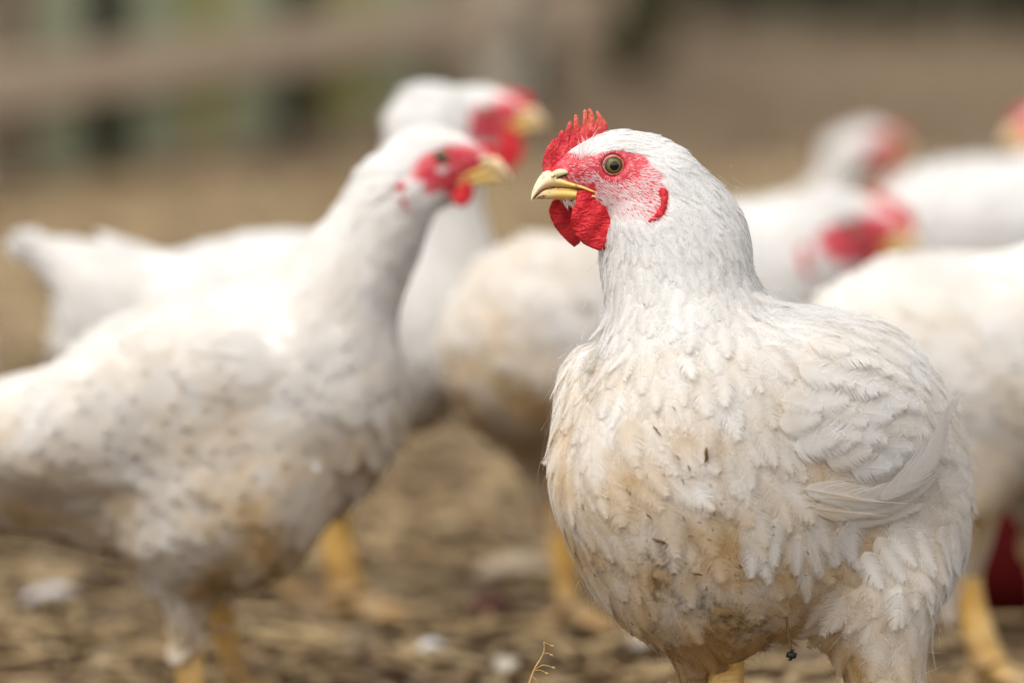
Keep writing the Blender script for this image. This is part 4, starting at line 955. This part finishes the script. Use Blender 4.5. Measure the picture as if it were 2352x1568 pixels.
    for x, y, ln, an in spots:
        p = pt(x, y, -.12); dirv = unit(p - CAM); q = p.copy(); hit = False
        for _ in range(60):
            dd_ = fl.d(q[None])[0] - .0035
            if dd_ < 1e-4: hit = True; break
            q = q + dirv * max(dd_, 2e-4)
        if not hit or q[1] > .05: continue
        n_ = fl.grad(q[None])[0]; d = np.array([math.cos(R(an)), 0, -math.sin(R(an))]); d = unit(d - (d @ n_) * n_); c = np.cross(n_, d); wv = ln * rf.uniform(.12, .22)
        T.tube([q - d * ln / 2, q - d * ln * .2 + n_ * .0003, q + d * ln * .2 + n_ * .0004 + c * wv * .5, q + d * ln / 2], [wv * .15, wv * .55, wv * .5, wv * .1], 6, upv=n_)
    T.build('dirt_flecks', M['fleck'], root)['kind'] = 'stuff'
    # clod hanging from a belly feather
    c = pt(1818, 1503, -.055); T = Parts().tube(spline([c + (0, 0, .0028), c + (.0005, 0, .0012), c, c - (.0008, 0, .0014), c - (0, 0, .0026)], 8), [.0004, .0016, .0023, .0026, .0026, .0022, .0015, .0003], 10)
    T.build('hanging_clod', plain('wet_clod', (.012, .009, .007), .6), root)
    Parts().tube(spline([c + (0, .001, .0024), c + (-.0012, .006, .009), c + (-.0022, .013, .018)], 8), [.0003, .0004, .0005, .0005, .0006, .0006, .0006, .0005], 6).build('belly_plume', M['fleck'], root)
    # legs
    hk = pt(1662, 1440, -.012); build_leg(root, hk, (hk[0] + .004, hk[1] - .01, 0), (-.7, -.7, 0), .0082)
    hk = pt(2035, 1560, -.012); build_leg(root, hk, (hk[0] + .004, hk[1] - .01, 0), (-.7, -.7, 0), .0082)
    return fl
FLD = main_hen()

# ================================================================== SMALL THINGS ON THE GROUND
def sprig():
    root = empty('dry_sprig', tuple(Wp(1200, 1700, -.03) * (1, 1, 0)), 'thin dry seed stalk rising at the bottom edge in front of the hens', 'dry sprig')
    q = lambda x, y: Wp(x, y, -.03); k = msc(-.03)
    m = noisy('dry_stalk', [(.3, (.38, .22, .07)), (.7, (.58, .38, .16))], 200, .7)
    base = Wp(1195, 1700, -.03); base[2] = 0
    Parts().tube(spline([base, q(1200, 1620), q(1216, 1568), q(1228, 1535), q(1244, 1508), q(1250, 1490), q(1249, 1474)], 24), list(np.linspace(3.4, 1.1, 24) * k), 8).build('stem', m, root)
    for a, mid, b in (((1249, 1474), (1257, 1477), (1268, 1482)), ((1251, 1499), (1258, 1499), (1266, 1503)), ((1228, 1538), (1247, 1526), (1270, 1532)), ((1229, 1539), (1242, 1538), (1255, 1545))):
        st = Parts().tube(spline([q(*a), q(*mid), q(*b)], 8), list(np.linspace(1.2, .7, 8) * k), 6).build('stalk', m, root)
        d = unit(q(*b) - q(*mid)); Parts().tube([q(*b) - d * 3 * k, q(*b) + d * 0 * k, q(*b) + d * 3 * k, q(*b) + d * 6 * k], [.8 * k, 2.6 * k, 2.8 * k, .6 * k], 8).build('seed_head', m, st)
    lf = Parts().tube(spline([q(1222, 1552), q(1232, 1562), q(1238, 1590)], 8), [k * v for v in (.5, 3, 5, 7, 7, 6, 4, 1)], 8, flat=.15).build('leaf', m, root)
sprig()
def blob(name, label, cat, px, py, L, Wd, col, ang=0.0, thick=.25, rough=.8, group=None):
    c = gp(px, py); rr = random.Random(int(px)); T = Parts(); d = np.array([math.cos(ang), math.sin(ang), 0])
    P = [c + d * L * (t - .5) + (0, 0, .004 + .006 * math.sin(math.pi * t)) for t in np.linspace(0, 1, 9)]
    T.tube(P, [Wd / 2 * math.sin(math.pi * (.06 + .88 * t)) ** .6 * rr.uniform(.85, 1.15) for t in np.linspace(0, 1, 9)], 12, flat=thick)
    m = noisy(name + '_m', [(.3, tuple(v * .75 for v in col)), (.7, tuple(min(v * 1.15, 1) for v in col))], 120, rough, .001)
    return tag(T.build(name, m), label, cat, group)
blob('fallen_feather', 'small white feather on the soil left of the dry sprig', 'feather', 990, 1512, .020, .012, (.80, .80, .82), .3)
blob('fallen_feather', 'grey-white feather lying under the belly of the grubby hen at far left', 'feather', 125, 1390, .040, .022, (.55, .53, .54), .2)
blob('dead_leaf', 'dark reddish brown dead leaf on the soil between the hens', 'leaf', 1120, 1415, .030, .034, (.13, .05, .04), .6)
blob('dead_leaf', 'pale curled leaf beside the leg of the half-hidden hen', 'leaf', 1490, 1490, .030, .024, (.50, .44, .36), .9)
blob('dead_leaf', 'cream leaf scrap at the bottom between the dry sprig and white feather', 'leaf', 1165, 1555, .018, .014, (.62, .56, .44), 1.2)
blob('corn_husk', 'long straw-yellow husk strip on the soil below the grubby hen', 'husk', 640, 1480, .085, .010, (.48, .36, .18), -.4)
blob('corn_husk', 'tan husk curled on the ground right of the tall yellow leg', 'husk', 880, 1395, .050, .022, (.46, .33, .20), .1)
blob('corn_husk', 'pale husk scrap behind the feet in the middle of the yard', 'husk', 1200, 1330, .060, .040, (.48, .38, .27), .1)
blob('corn_husk', 'pinkish husk scrap on the soil below the dark red drinker', 'husk', 2290, 1410, .035, .040, (.36, .29, .25), 1.0)
def trough():
    c = gp(2395, 1395); root_m, n, l, p, o = newmat('red_plastic'); p.inputs['Base Color'].default_value = (.045, .001, .001, 1); p.inputs['Specular IOR Level'].default_value = .08; p.inputs['Roughness'].default_value = .85
    T = Parts(); prof = [(.0, .012), (.055, .012), (.056, .030), (.034, .034), (.034, .062), (.030, .066), (0, .066)]; m = 32; V = []
    prof = [(.001, .0), (.060, .0), (.062, .028), (.058, .028), (.056, .010), (.036, .010), (.035, .062), (.030, .068), (.001, .070)]
    for r, z in prof:
        for j in range(m): V.append((c[0] + r * 1.4 * math.cos(2 * math.pi * j / m), c[1] + r * 1.4 * math.sin(2 * math.pi * j / m), z * 1.9))
    F = [(i * m + j, i * m + (j + 1) % m, (i + 1) * m + (j + 1) % m, (i + 1) * m + j) for i in range(len(prof) - 1) for j in range(m)]
    tag(mesh('drinker_bowl', V, F, root_m), 'dark red plastic drinker bowl in the shade of the hen at the right edge', 'drinker')
trough()
